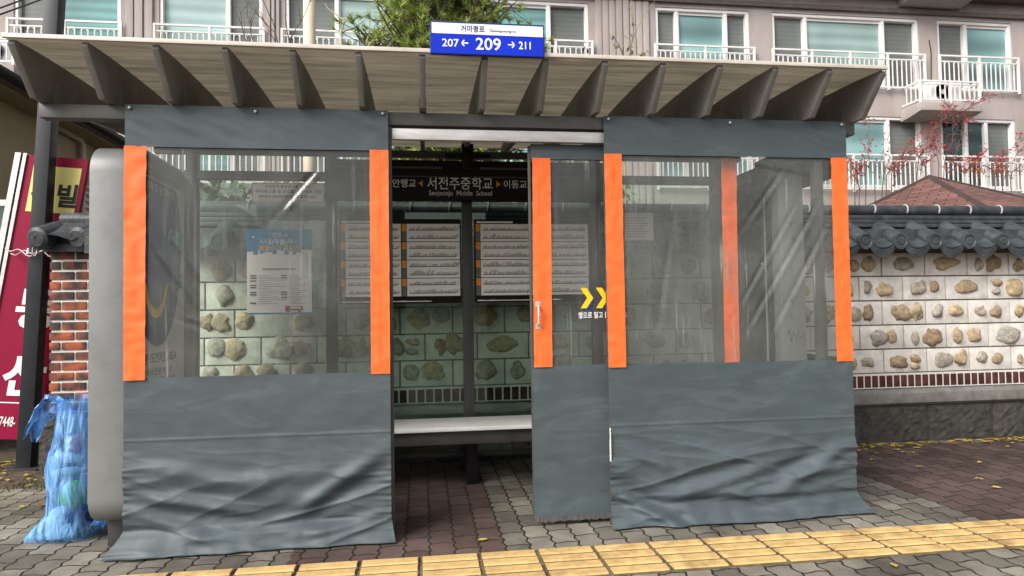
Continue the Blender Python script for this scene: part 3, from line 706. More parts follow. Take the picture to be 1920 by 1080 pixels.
DY = .095
t = thing('sliding_door', (1.42, DY, 0), 'plastic sliding door with a chrome pull handle and yellow arrows, slid open', 'door')
part('door_frame', 'steel', t, .70, .72, DY+.012, DY+.03, .06, 2.49); part('door_frame', 'steel', t, 2.09, 2.11, DY+.012, DY+.03, .06, 2.49)
def fn(a, b): return (.716+1.40*a, DY-.004-.006*abs(nz(a*5+b*2, b, 31))*math.sin(math.pi*b), 2.40+.098*b)
MB().grid(fn, 60, 8).build('top_band', 'tarp', t, smooth=True, recalc=False)
sheet(t, .78, 2.07, 1.02, 2.41, 17, DY+.004, 'film')
strip(t, .726, .848, .716, .838, 2.405, 1.028, DY-.008, 21)
strip(t, at(1350, 302, Y=DY).x, at(1378, 302, Y=DY).x, at(1357, 678, Y=DY).x, at(1385, 678, Y=DY).x, 2.43, 1.020, DY-.012, 27)
skirt(t, 'skirt', .705, 2.12, 1.036, .04, [], 0, (0, 0), 41, Y0=DY, zb=.05)
mb = MB()
rr = random.Random(5)
for k in range(110):
    x = .71+k*.0128; mb.add([(x, DY-.005, .062), (x+.0115, DY-.005, .062), (x+.0115, DY-.008-.006*rr.random(), .022+.012*rr.random()), (x, DY-.008, .022+.012*rr.random())], [(0, 1, 2, 3)])
mb.build('brush_hem', 'steel', t)
h = MB()
hx = at(1008, 590, Y=DY).x; z0, z1 = at(1009, 612, Y=DY).z, at(1009, 570, Y=DY).z
h.tube([(hx, DY-.014, z0+.012), (hx, DY-.045, z0+.018), (hx, DY-.05, (z0+z1)/2), (hx, DY-.045, z1-.018), (hx, DY-.014, z1-.012)], .0085, 10)
for z in (z0, z1): h.box(hx-.016, hx+.016, DY-.0145, DY-.0105, z-.017, z+.017)
h.build('handle', 'alu', t, smooth=False)
def chev(mb, x, z, w, h, s, y):
    mb.add([(x, y, z+h), (x+s, y, z+h), (x+w, y, z), (x+s, y, z-h), (x, y, z-h), (x+w-s, y, z)], [(0, 1, 2, 5), (5, 2, 3, 4)])
p = at(1088, 559, Y=DY); q = at(1122, 578, Y=DY)
mb = MB()
for k in range(3): chev(mb, p.x+k*.105, p.z, .088, .068, .042, DY-.003)
mb.build('arrow_print', 'yellow', t)
mb = MB()
for k in range(3): chev(mb, p.x+.012+k*.105, p.z-.012, .088, .066, .05, DY-.002)
mb.build('arrow_shadow_print', 'navy', t)
mb = MB(); a = at(1084, 596, Y=DY)
fit(mb, '옆으로 밀고 들어오세요', a.x, at(1176, 596, Y=DY).x, DY-.003, a.z, .046, .014); mb.build('lettering', 'signwhite', t)

# street number sign on the roof edge
t = thing('street_number_sign', (.415, -.345, 2.95), 'blue and white street number sign reading 209 on the roof edge', 'street sign')
A, B = at(806, 38, Y=-.355), at(1021, 108, Y=-.355); sx0, sx1, sz0, sz1 = A.x, B.x, B.z, A.z
MB().box(sx0, sx1, -.355, -.332, sz0, sz1).build('board', 'navy', t, bevel=.003)
hz = sz0+(sz1-sz0)*.62
MB().box(sx0+.010, sx1-.008, -.3582, -.355, hz, sz1-.012).build('white_header', 'signwhite', t)
MB().box(sx0+.005, sx1-.005, -.3582, -.355, sz0+.004, hz-.002).build('blue_field', 'blue', t)
w = sx1-sx0; y = -.3595; mb = MB()
letters_ = lambda s, f0, f1, z, h, b: letters(mb, s, h, front(sx0+f0*w, y, z), 'LEFT', b, width=(f1-f0)*w)
letters_('거마평로', .262, .472, hz+.017, .043, .018); letters_('Geomapyeong-ro', .515, .745, hz+.019, .022, .012)
mb.build('header_lettering', 'navy', t)
mb = MB(); letters_('209', .39, .61, sz0+.033, .10, .012); letters_('207', .10, .245, sz0+.045, .064, .010); letters_('211', .77, .875, sz0+.045, .064, .010)
for c_, s in ((.30, -1), (.705, 1)):
    x = sx0+c_*w; z = sz0+.068
    for (ax, az, bx, bz) in ((-.02, 0, .02, 0), (.02, 0, .004, .018), (.02, 0, .004, -.018)):
        d = Vector((bx-ax, 0, bz-az)).normalized(); n_ = Vector((-d.z, 0, d.x))*.0035
        P = [Vector((x+s*ax, y, z+az)), Vector((x+s*bx, y, z+bz))]; n_ = Vector((n_.x*s, 0, n_.z))
        mb.add([P[0]-n_, P[1]-n_, P[1]+n_, P[0]+n_], [(0, 1, 2, 3)])
mb.build('number_lettering', 'signwhite', t)
mb = MB()
for x in (sx0+.15, sx1-.15): mb.box(x-.012, x+.012, -.331, -.31, 2.952, sz1-.03)
mb.build('bracket', 'steel', t)

# ------------------------------------------------------------------ stone wall with its tiled cap
WY = 2.10
WL = thing('stone_wall', (2, 2.3, 0), 'white block wall set with river stones under a dark tiled cap', 'wall')
wx0, wx1 = -2.9, 9.5
MB().box(wx0, wx1, 2.118, 2.50, .5, 2.05).build('wall_core', 'mortar', WL)
rows = [.700, .946, 1.194, 1.446, 1.698, 1.948]
j = [at(1658, 690, Y=WY).x, at(1613, 640, Y=WY).x, at(1655, 585, Y=WY).x, at(1611, 540, Y=WY).x, at(1653, 500, Y=WY).x]
BW = .492; mb = MB(); blocks = []
for k in range(5):
    x = j[k]-BW*math.ceil((j[k]-wx0)/BW)
    while x < wx1:
        a, b = max(wx0, x+.007), min(wx1, x+BW-.007)
        if b-a > .05:
            mb.box(a, b, WY+.002*rnd.random(), 2.13, rows[k]+.006, rows[k+1]-.008); blocks.append((a, b, rows[k], rows[k+1]))
        x += BW
mb.build('block_facing', 'block', WL, bevel=.006)
# river stones set in the blocks: (pixel x, y, half-width, half-height) on the wall's face
ST = []
for (x, y, a, b) in [(487,415,38,35),(572,408,50,45),(768,402,72,40),(1004,400,78,38),(1192,405,28,42),(1272,400,50,45),(1420,410,40,40),(470,545,15,40),(567,538,25,38),(662,550,50,42),(855,538,55,40),(942,530,30,35),(1125,532,75,42),(1297,512,40,22),(1292,558,35,16),(1388,535,55,58),(497,690,42,45),(570,680,35,48),(752,675,58,50),(842,678,38,50),(962,668,38,38),(1058,665,52,32),(1200,668,38,32),(1288,672,35,40),(1425,665,30,40),(470,825,12,40),(628,822,55,48),(705,815,35,45),(833,820,28,42),(933,812,55,52),(1075,812,28,48),(1170,808,52,45),(1360,805,78,58),(490,965,22,33),(568,960,45,32),(742,958,62,40),(835,935,33,25),(835,978,33,22),(1000,950,52,52),(1090,940,40,48),(1212,930,38,38),(1300,938,38,35),(1425,940,20,30)]:
    ST.append((1440+x/3, 360+y/3, a/3, b/3))
for (x, y, a, b) in [(922,712,55,58),(1040,690,45,42),(1290,700,68,62),(145,885,65,52),(250,885,48,46),(490,880,58,55),(580,880,45,48),(790,875,40,46),(880,845,38,20),(872,897,36,22),(1035,865,32,42),(1120,850,58,55),(1385,860,88,42),(875,1020,42,45),(992,1010,62,55),(1295,1000,58,58),(60,1010,50,38),(270,1000,45,40)]:
    ST.append((480+x/3, 360+y/3, a/3, b/3))
for (x, y, a, b) in [(80,690,50,45),(30,1000,35,42),(270,850,55,40),(290,955,55,40),(800,840,65,45),(985,840,50,42),(350,690,50,46),(860,700,50,45),(540,560,40,40)]:
    ST.append((960+x/3, 360+y/3, a/3, b/3))
for (x, y, a, b) in [(1265,575,45,50),(1160,735,35,40),(1240,740,48,46),(1370,720,48,46),(1215,880,48,50),(1320,885,60,52),(1180,1020,45,38),(1370,1020,48,40),(1240,440,50,45)]:
    ST.append((x/3, 360+y/3, a/3, b/3))
sc_ = 1250/6.35
stones = []
for (x, y, a, b) in ST:
    p = at(x, y, Y=WY-.02); stones.append((p.x, p.z, min(a/sc_*1.08, .17), min(b/sc_*1.08, .105)))
for (a, b, z0, z1) in blocks:
    if len(stones) >= 100 or a < -2.7 or b > 6.6: continue
    if not any(a-.03 < s[0] < b+.03 and z0-.02 < s[1] < z1+.02 for s in stones):
        n = rnd.choice((1, 2, 2))
        for q in range(n): stones.append((a+(b-a)*(q+.5+.15*(rnd.random()-.5))/n, (z0+z1)/2+.02*(rnd.random()-.5), rnd.uniform(.06, .10)*(1.3 if n == 1 else 1), rnd.uniform(.06, .095)))
stones = stones[:100]
more = []                      # the stones hidden behind boards or beyond the frame's edges
for (a, b, z0, z1) in blocks:
    if not any(a-.03 < q[0] < b+.03 and z0-.02 < q[1] < z1+.02 for q in stones):
        n = rnd.choice((1, 2, 2))
        for q in range(n): more.append((a+(b-a)*(q+.5+.15*(rnd.random()-.5))/n, (z0+z1)/2+.02*(rnd.random()-.5), min(.42*(b-a)/n, rnd.uniform(.07, .11)), rnd.uniform(.065, .10)))
ico = bmesh.new(); bmesh.ops.create_icosphere(ico, subdivisions=3, radius=1); IV = [v.co.copy() for v in ico.verts]; IF = [[v.index for v in f.verts] for f in ico.faces]; ico.free()
inlay = MB()
for i, (x, z, a, b) in enumerate(stones+more):
    tilt = rnd.uniform(-.5, .5); q = Vector((rnd.random()*50, rnd.random()*50, 0)); lump = rnd.uniform(.25, .65); rough_ = rnd.choice((.08, .16, .30)); vs = []
    for v in IV:
        f = 1+lump*noise.noise(v*1.1+q)+rough_*noise.noise(v*2.7+q)+rough_*.5*noise.noise(v*6+q)
        X, Z = v.x*f, v.z*f; vs.append((x+a*X, WY+.012+.046*v.y*f, z+b*Z+.12*b*X*tilt))
    if i < len(stones): MB().add(vs, IF).build('river_stone', 'stone%d' % (i*7 % 6), WL, smooth=True, recalc=False)
    else: inlay.mat(i*7 % 6).add(vs, IF)
if more: tag(inlay.build('stone_inlay', ['stone%d' % k for k in range(6)], WL, smooth=True, recalc=False), kind='stuff')
# brick course, ledge, granite base
mb = MB(); x = wx0
while x < wx1: mb.box(x+.007, x+.073, 2.09, 2.14, .556, .676); x += .081
MB().box(wx0, wx1, 2.0935, 2.2, .545, .694).build('white_joint', 'whitemortar', WL)
mb.build('brick_course', 'brickcourse', WL, bevel=.004)
MB().prism([(2.02, .40), (2.02, .50), (2.05, .535), (2.3, .545), (2.3, .37), (2.06, .37)], wx0, wx1, 'x').build('ledge', 'ledge', WL, bevel=.006)
mb = MB(); x = wx0
while x < wx1:
    w = rnd.choice((.52, .62, .74)); xa, xb = x+.006, min(wx1, x+w-.006)
    nn = 14
    mb.grid(lambda a, b: (xa+(xb-xa)*a, 2.075-.035*min(1, 8*min(a, 1-a, b+.1, 1-b))*(.6+.7*abs(nz((xa+(xb-xa)*a)*9, b*4, 2))+.4*nz((xa+(xb-xa)*a)*25, b*12, 8)), -.02+.385*b), nn, 10); x += w
mb.box(wx0, wx1, 2.08, 2.45, 0, .37); mb.build('granite_base', 'granite', WL, recalc=False)
# tiled cap: eave pans and covers, flat courses, ridge roll
z_e, z_t = at(1750, 452, Y=1.86).z, at(1750, 427, Y=2.10).z
PT = .382; x_d = at(1440+545/3, 360+290/3, Y=1.86).x
mb = MB(); kx = [x_d+PT*k for k in range(-17, 14)]
for xc in kx:
    if xc < wx0 or xc > wx1-.2: continue
    def pan(a, b): # concave pan right of each cover
        u = a*2-1; y = 2.16-.31*b; z = z_t+.01+(z_e-z_t)*b-.085*(1-u*u)+.035
        return (xc+PT/2+u*.165, y, z-.03*b)
    mb.grid(pan, 14, 5)
    def lip(a, b):
        u = a*2-1; z = z_e-.085*(1-u*u)+.035-.03
        return (xc+PT/2+u*.165, 1.85+.012*b, z-(.075*(1-u*u)**.6+.012)*b)
    mb.grid(lip, 14, 3)
    def cov(a, b):
        q = math.pi*(a*1.3-.15); y = 2.16-.30*b; z = z_t+(z_e-z_t)*b
        return (xc+.088*math.cos(q), y, z+.075*math.sin(q))
    mb.grid(cov, 12, 5)
    mb.lathe([(.0, -.012), (.030, -.012), (.034, -.004), (.058, -.004), (.064, -.012), (.078, -.012), (.080, .02)], (xc, 1.855, z_e), 20, 'y')
mb.build('eave_tiles', 'tile', WL, smooth=False, solid=.012, recalc=False)
MB().box(wx0, wx1, 1.98, 2.62, 1.955, z_t-.03).build('eave_bed', 'tile', WL)
za, zb_ = at(1750, 426, Y=2.14).z, at(1750, 403, Y=2.16).z
mb = MB(); hh = (zb_-za)/3
for k in range(3): mb.box(wx0, wx1, 2.14+.008*k, 2.46-.008*k, za+hh*k, za+hh*(k+1)-.006)
mb.build('ridge_courses', 'tile', WL, bevel=.004)
zr = at(1750, 394, Y=2.22).z; mb = MB(); RR = .062
mb.tube([(wx0, 2.30, zr), (wx1, 2.30, zr)], RR, 16); mb.build('ridge_roll', 'tile', WL, smooth=True)
mb = MB(); xr = at(1640, 394, Y=2.25).x
for k in range(-17, 14):
    x = xr+.375*k
    if wx0+.05 < x < wx1: mb.tube([(x+.012*math.sin(a), 2.30+(RR+.004)*math.cos(a), zr+(RR+.004)*math.sin(a)) for a in [R(-30+q*240/14) for q in range(15)]], .009, 6)
mb.build('ridge_joint', 'tilelip', WL, smooth=True)

# brick gate pillar at the wall's left end
PL = thing('brick_pillar', (-3.0, 2.4, 0), 'dark red brick pillar with white joints under a tiled cap, beside the left end panel', 'pillar')
MB().box(-3.30, -2.56, 2.262, 2.70, .55, 1.985).build('joint_core', 'whitemortar', PL)
mb = MB(); zz = .565; k = 0
while zz < 1.95:
    x = -3.312
    first = .085 if k % 2 == 0 else .20
    w = first
    while x < -2.56:
        mb.box(x, min(-2.55, x+w), 2.25, 2.30, zz, zz+.068)
        if x < -3.31: mb.box(x-.004, x+.03, 2.302, 2.302+(.17 if k % 2 else .1), zz+.001, zz+.067); mb.box(x-.004, x+.03, 2.32+(.17 if k % 2 else .1), 2.69, zz+.001, zz+.067)
        x += w+.018; w = .20
    zz += .0905; k += 1
mb.build('brick_facing', 'brick', PL, bevel=.003)
mb = MB(); mb.grid(lambda a, b: (-3.36+.86*a, 2.20-.02*abs(nz(a*12, b*8))-.01*nz(a*30, b*20), .55*b), 30, 20)
mb.grid(lambda a, b: (-3.36-.02*abs(nz(a*12, b*8, 3))*min(1, 5*a), 2.20+.5*a, .55*b), 20, 20).box(-3.355, -2.5, 2.21, 2.72, 0, .548)
mb.build('granite_base', 'granite', PL, recalc=False)
mb = MB()
mb.box(-3.33, -2.5, 2.16, 2.74, 1.985, 2.05).box(-3.29, -2.5, 2.20, 2.66, 2.05, 2.21)
mb.tube([(-3.30, 2.44, 2.30), (-2.5, 2.44, 2.30)], .07, 14)
mb.box(-3.24, -2.5, 2.28, 2.62, 2.17, 2.26)
mb.grid(lambda a, b: (-3.34+.85*a, 2.30-.28*b, 2.20-.13*b+.05*abs(math.sin((a*.85+.06)*math.pi/.37))), 40, 6)
for xc in (-3.28, -2.95, -2.62):
    mb.tube([(xc, 2.38, 2.21), (xc-.01, 2.12, 2.11), (xc-.03, 2.05, 2.09), (xc-.035, 2.03, 2.085)], [.085, .105, .10, .07], 16)
mb.build('tile_cap', 'tile', PL, solid=.0, recalc=False)

# ------------------------------------------------------------------ apartment building behind
BY = 13.0
AP = thing('apartment_building', (2, BY, 0), 'mauve grey apartment block with teal windows and white balcony railings', 'building')
zc = lambda px, py: at(px, py, Y=BY).z
Zt = [zc(1560, 28), zc(1830, 223)]                    # window tops
Zrail = [zc(1590, 99), zc(1660, 291)]                 # railing tops
Zb = [zc(1690, 167), zc(1660, 352)]                   # window bottoms
FH = Zt[0]-Zt[1]
for a in (Zt, Zrail, Zb): a.append(a[1]-FH)
def wxs(px, py): return at(px, py, Y=BY).x
wins = [(wxs(25, 60), wxs(226, 60), 'gt', (.34, .66)), (wxs(298, 60), wxs(492, 60), 'tg', (.66, .34)), (wxs(535, 60), wxs(742, 60), 'gt', (.46, .54)),
        (wxs(905, 30), wxs(1103, 30), 'tg', (.62, .38)), (wxs(1229, 60), wxs(1405, 60), 'gtg', (.23, .52, .25)), (wxs(1448, 60), wxs(1722, 60), 'gtg', (.225, .53, .245)),
        (wxs(1758, 80), wxs(1897, 80), 'gt', (.39, .61))]
lowk = {5: ('ttg', (.2, .57, .23)), 6: ('ddg', (.35, .27, .38)), 4: ('tgt', (.3, .3, .4)), 3: ('tg', (.6, .4)), 2: ('gt', (.4, .6)), 1: ('gtg', (.3, .4, .3)), 0: ('tg', (.5, .5))}
bx0, bx1 = wxs(25, 60)-9, wxs(1897, 60)+9
extra = [(wins[0][0]-3.6, wins[0][0]-1.0, 'gt', (.4, .6)), (wins[6][1]+1.6, wins[6][1]+4.6, 'gt', (.4, .6))]
allw = [(w, fl, lowk[i] if fl else None) for i, w in enumerate(wins) for fl in (0, 1, 2)]+[(w, fl, None) for w in extra for fl in (0, 1)]
# the wall is built as piers and spandrels round the window openings
cols = sorted([(w[0], w[1]) for w in wins+extra]); ztop = Zt[0]+.55
mb = MB(); edges = [bx0]+[e for c_ in cols for e in c_]+[bx1]
for a, b in zip(edges[0::2], edges[1::2]): mb.box(a, b, BY, BY+.4, 0, ztop)
for a, b in cols:
    lv = [0]+[z for fl in (2, 1, 0) for z in (Zb[fl], Zt[fl])]+[ztop]
    for z0, z1 in zip(lv[0::2], lv[1::2]): mb.box(a, b, BY+.002, BY+.4, z0, z1)
mb.build('wall', 'render', AP, recalc=True)
MB().box(bx0, bx1, BY+.6, BY+8, 0, ztop).build('inner_block', 'renderdark', AP)
# grooved pilasters between the bays
for a, b in ((226, 298), (492, 535), (1108, 1225)):
    mb = MB(); xa, xb = wxs(a, 60)+.12, wxs(b, 60)-.12; n = max(3, int((xb-xa)/.17))
    mb.box(xa, xb, BY-.03, BY, 0, ztop)
    for k in range(n):
        w = (xb-xa)/n; mb.box(xa+k*w+.012, xa+(k+1)*w-.02, BY-.055-(.03 if k in (n//2, n//2-1) else 0), BY-.031, 0, ztop)
    mb.build('pilaster', 'render', AP, bevel=.01)
def railing(parent, x0, x1, y, z0, z1, ends=0.):
    mb = MB(); h = z1-z0
    mb.box(x0, x1, y-.025, y+.025, z1-.045, z1); mb.box(x0, x1, y-.018, y+.018, z1-.22*min(1, h/1.1), z1-.185*min(1, h/1.1)); mb.box(x0, x1, y-.018, y+.018, z0, z0+.04)
    n = max(2, round((x1-x0)/1.15))
    for k in range(n+1):
        x = x0+(x1-x0)*k/n; mb.box(x-.028, x+.028, y-.03, y+.03, z0-.06, z1)
    m_ = max(4, round((x1-x0)/.145)); top = z1-.21*min(1, h/1.1)
    for k in range(1, m_):
        x = x0+(x1-x0)*k/m_; mb.box(x-.012, x+.012, y-.012, y+.012, z0, top)
        if k % 2 == 1 and k < m_-1:
            w = (x1-x0)/m_; mb.tube([(x+w*.5-w*.5*math.cos(q), y-.004, top-.10+.09*math.sin(q)) for q in [math.pi*s/6 for s in range(7)]], .010, 4)
    if ends:
        for x in (x0, x1):
            mb.box(x-.02, x+.02, y, y+ends, z1-.045, z1); mb.box(x-.02, x+.02, y, y+ends, z0, z0+.04)
            for k in range(1, 4): mb.box(x-.012, x+.012, y+ends*k/4-.012, y+ends*k/4+.012, z0, z1)
    return mb.build('railing', 'rail', parent)
for w, fl, alt in allw:
    x0, x1, kinds, fr = w
    if alt: kinds, fr = alt
    z0, z1 = Zb[fl], Zt[fl]
    f = MB(); T = .085
    f.box(x0, x1, BY+.03, BY+.20, z1-T, z1).box(x0, x1, BY+.03, BY+.20, z0, z0+T)
    f.box(x0, x0+T, BY+.03, BY+.20, z0+T, z1-T).box(x1-T, x1, BY+.03, BY+.20, z0+T, z1-T)
    x = x0
    for k in fr[:-1]:
        x += (x1-x0)*k; f.box(x-.055, x+.055, BY+.04, BY+.20, z0+T, z1-T)
    # thinner sash line round the wide panes
    fo = f.build('window', 'winwhite', AP, bevel=.008)
    x = x0
    for k, kd in zip(fr, kinds):
        xa, xb = x+.05, x+(x1-x0)*k-.05; x += (x1-x0)*k; yy = BY+.14+(.03 if kd == 'g' else 0)
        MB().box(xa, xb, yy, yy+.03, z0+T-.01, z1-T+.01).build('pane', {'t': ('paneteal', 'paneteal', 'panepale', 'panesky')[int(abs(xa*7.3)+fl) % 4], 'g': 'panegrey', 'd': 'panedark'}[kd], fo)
        if kd == 't':
            s = MB(); s.box(xa, xb, yy-.05, yy-.005, z1-T-.07, z1-T); s.box(xa, xa+.04, yy-.05, yy-.005, z0+T, z1-T-.07); s.build('sash', 'winwhite', fo)
    if fl < 2 or True:
        railing(AP, x0-.06, x1+.06, BY-.12, Zrail[fl]-(Zrail[0]-Zb[0])-.02, Zrail[fl])
# cornice, tiled roof, air-conditioner ledges
MB().box(bx0, bx1, BY-.10, BY+.0, zc(1500, 19)+.02, zc(1500, 19)+.14).build('cornice_line', 'renderdark', AP, bevel=.01)
MB().prism([(BY-.55, ztop), (BY-.55, ztop+.12), (BY+3.5, ztop+1.9), (BY+7.5, ztop+.1), (BY+7.5, ztop)], bx0, bx1, 'x').build('roof', 'renderdark', AP)
def ledge(pxa, pxb, pyt, pyb, pyrail, ac):
    xa, xb = at(pxa, pyt, Y=BY-.8).x, at(pxb, pyt, Y=BY-.8).x; zt, zl = at(pxa, pyt, Y=BY-.8).z, at(pxa, pyb, Y=BY-.8).z
    MB().prism([(BY-.8, zl+.02), (BY-.8, zt), (BY-.002, zt), (BY-.002, zl-.1), (BY-.35, zl-.06)], xa, xb, 'x').build('balcony_ledge', 'render', AP, bevel=.01)
    if pyrail:
        zr_ = at(pxa, pyrail, Y=BY-.8).z; railing(AP, xa+.04, xb-.04, BY-.74, zt+.06, zr_, .7)
    if ac:
        t = thing('air_conditioner', ((xa+xb)/2, BY-.4, zt), ac, 'air conditioner')
        x = (xa+xb)/2+.05
        MB().box(x-.46, x+.46, BY-.58, BY-.22, zt+.04, zt+.68).build('case', 'white', t, bevel=.02)
        g = MB().lathe([(.24, 0), (.24, -.012), (.21, -.012), (.20, 0)], (x-.14, BY-.582, zt+.36), 24, 'y'); g.build('fan_guard', 'greyink', t)
        MB().lathe([(.07, 0), (.07, -.02)], (x-.14, BY-.59, zt+.36), 16, 'y').build('fan_hub', 'white', t)
        f = MB()
        for q in (-.3, .3): f.box(x+q-.04, x+q+.04, BY-.58, BY-.22, zt, zt+.04)
        f.build('foot', 'greyink', t)
ledge(1727, 1843, 190, 207, 148, 'white air conditioner on the railed ledge below the rightmost upper window')
ledge(1720, 1836, -34, -16, None, None)
ledge(-60, 26, 118, 140, 66, 'white air conditioner on the ledge at the far left of the apartment block')
mb = MB(); a = at(1742, 75, Y=BY-.03)
mb.tube([(a.x, BY-.03, a.z), (a.x+.05, BY-.03, a.z-.35), (a.x+.02, BY-.03, a.z-1.2), (a.x+.06, BY-.03, a.z-2.0)], .012, 5); mb.build('hanging_cable', 'cable', AP)

# ------------------------------------------------------------------ left house
HX = -4.6
ze = [at(0, 150, X=HX), at(235, 268, X=HX)]; zev = (ze[0].z+ze[1].z)/2
HS = thing('house', (HX-2, 6, 0), 'beige rendered house with a dark overhanging eave behind the black post', 'house')
MB().box(HX-5, HX-.42, 2.75, 12.5, 0, zev+.05).build('wall', 'beigewall', HS)
MB().prism([(HX-.08, zev-.03), (HX+.0, zev-.03), (HX+.0, zev+.13), (HX-2.8, zev+1.3), (HX-5.4, zev+.13), (HX-5.4, zev-.03)], 2.2, 12.9, 'y').build('roof', 'eavepaint', HS)
MB().box(HX-.44, HX-.085, 2.25, 12.85, zev-.05, zev-.031).build('soffit', 'beigewall', HS)
mb = MB().tube([(HX+.055, 2.2, zev+.035), (HX+.055, 12.9, zev+.035)], .055, 10); mb.build('gutter', 'eave', HS, smooth=True)
p = at(155, 265, X=HX-.36)
mb = MB().tube([(HX-.36, p.y-.9, p.z+.02), (HX-.36, p.y-.05, p.z-.0), (HX-.36, p.y, p.z-.06), (HX-.36, p.y, 0)], .04, 10); mb.build('downpipe', 'pipe', HS, smooth=True)
mb = MB(); wp0, wp1 = at(8, 375, Y=2.72), at(70, 560, Y=2.72)
fr = MB(); xw0, xw1, zw0, zw1 = wp0.x-1.2, wp1.x, wp1.z-.5, wp0.z
fr.box(xw0, xw1, 2.70, 2.748, zw1-.06, zw1).box(xw0, xw1, 2.70, 2.748, zw0, zw0+.06).box(xw0, xw0+.06, 2.70, 2.748, zw0+.06, zw1-.06).box(xw1-.06, xw1, 2.70, 2.748, zw0+.06, zw1-.06)
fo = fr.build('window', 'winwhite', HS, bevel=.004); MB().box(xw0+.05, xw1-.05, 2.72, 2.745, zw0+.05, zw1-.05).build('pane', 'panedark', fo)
mb = MB()
for k in range(5): mb.box(HX-.42, HX-.40, 5.0+.0, 8.2, 3.35-k*.10, 3.39-k*.10)
mb.build('wall_louvre', 'pipe', HS)

# ------------------------------------------------------------------ pavilion with a red shingle roof
PY = 6.4; ap = at(1742, 330, Y=PY)
PV = thing('pavilion', (ap.x, PY, 0), 'open pavilion with a red brown shingle hip roof beyond the wall', 'pavilion')
RD, DR = 2.9, 1.22
ang = [R(250+60*k) for k in range(6)]
cor = [Vector((ap.x+RD*math.cos(a), PY+RD*math.sin(a), ap.z-DR)) for a in ang]
me = bpy.data.meshes.new('roof'); bmr = bmesh.new(); uvl = bmr.loops.layers.uv.new('UVMap'); AV = Vector((ap.x, PY, ap.z))
for k in range(6):
    a, b = cor[k], cor[(k+1) % 6]; vs = [bmr.verts.new(p-Vector((ap.x, PY, 0))) for p in (a, b, AV)]
    f = bmr.faces.new(vs); e = (b-a).normalized(); h = ((AV-(a+b)/2)).normalized()
    for lp, p in zip(f.loops, (a, b, AV)): lp[uvl].uv = ((p-a).dot(e)+k*.07, (p-a).dot(h))
bmr.to_mesh(me); bmr.free(); me.materials.append(MT['shingle']); ro = bpy.data.objects.new('roof', me); COL.objects.link(ro); ro.parent = PV
md = ro.modifiers.new('thickness', 'SOLIDIFY'); md.thickness = .06; md.offset = -1
mb = MB()
for c_ in cor:
    mb.prism([(-.06, -.006), (0, .025), (.06, -.006)], 0, 1, 'x')
    d = AV-c_; sd_ = d.cross(Vector((0, 0, 1))).normalized(); L = d.length
    for i in range(len(mb.v)-6, len(mb.v)):
        v = mb.v[i]; mb.v[i] = c_+d*v.x+sd_*v.y+Vector((0, 0, v.z))
mb.build('hip_cap', 'shingle', PV)
for c_ in cor:
    q = Vector((ap.x, PY, 0))+(Vector((c_.x, c_.y, 0))-Vector((ap.x, PY, 0)))*.8
    MB().lathe([(.09, 0), (.09, ap.z-DR+.2)], (q.x, q.y, 0), 12).build('post', 'bark', PV, smooth=True)

# ------------------------------------------------------------------ black post, sign board, cream pole, wires
t = thing('lamp_post', (-3.62, 2.53, 0), 'tall square black steel post beside the magenta board', 'post')
b0, b1 = at(46, 880, Y=2.5), at(100, 0, Y=2.5)
mb = MB(); w = .064
def sq(x, y, z, s): return [(x-s, y-s, z), (x+s, y-s, z), (x+s, y+s, z), (x-s, y+s, z)]
k = (b1.x-b0.x)/(b1.z-b0.z); zt_ = 6.2
mb.add(sq(b0.x, 2.53, 0, w)+sq(b0.x+k*zt_, 2.53, zt_, w), [(3, 2, 1, 0), (4, 5, 6, 7), (0, 1, 5, 4), (1, 2, 6, 5), (2, 3, 7, 6), (3, 0, 4, 7)]).build('shaft', 'lamppost', t, bevel=.006)
mb = MB().add(sq(b0.x-.01, 2.53, .0, .17)+sq(b0.x, 2.53, .03, .17), [(4, 5, 6, 7), (0, 1, 5, 4), (1, 2, 6, 5), (2, 3, 7, 6), (3, 0, 4, 7)]); mb.build('base_plate', 'post', t)
mb = MB().box(b0.x+k*zt_-.7, b0.x+k*zt_+.1, 2.46, 2.6, zt_, zt_+.1); mb.build('lamp_arm', 'post', t)

SBY = 2.66
t = thing('sign_board', (-3.7, SBY, .3), 'leaning magenta advertising board with white Korean letters, wired to the black post', 'sign board')
P = [at(45, 290, Y=SBY), at(147, 322, Y=SBY), at(70, 825, Y=SBY), at(-55, 822, Y=SBY)]
o_ = P[3]; ex = (P[2]-P[3]); ez = (P[0]-P[3]); Lx, Lz = ex.length, ez.length; exn, ezn = ex.normalized(), ez.normalized()
def sbp(u, v, d=0): q = o_+ex*u+ez*v; return (q.x, SBY+d, q.z)
MB().add([sbp(.06, 0), sbp(1, 0), sbp(1, 1), sbp(.06, 1), sbp(.06, 0, .05), sbp(1, 0, .05), sbp(1, 1, .05), sbp(.06, 1, .05)], [(0, 1, 2, 3), (7, 6, 5, 4), (0, 4, 5, 1), (1, 5, 6, 2), (2, 6, 7, 3), (3, 7, 4, 0)]).build('board', 'magenta', t)
def bar(mb, u0, u1, d0, d1):
    mb.add([sbp(u0, -.01, d0), sbp(u1, -.01, d0), sbp(u1, 1.005, d0), sbp(u0, 1.005, d0), sbp(u0, -.01, d1), sbp(u1, -.01, d1), sbp(u1, 1.005, d1), sbp(u0, 1.005, d1)], [(0, 1, 2, 3), (7, 6, 5, 4), (0, 4, 5, 1), (1, 5, 6, 2), (2, 6, 7, 3), (3, 7, 4, 0)])
mb = MB(); bar(mb, -.12, -.03, -.02, .05); bar(mb, .0, .055, -.015, .05); mb.build('edge_frame', 'alu', t)
mb = MB(); bar(mb, -.028, -.002, .0, .05); mb.build('edge_gap', 'eave', t)
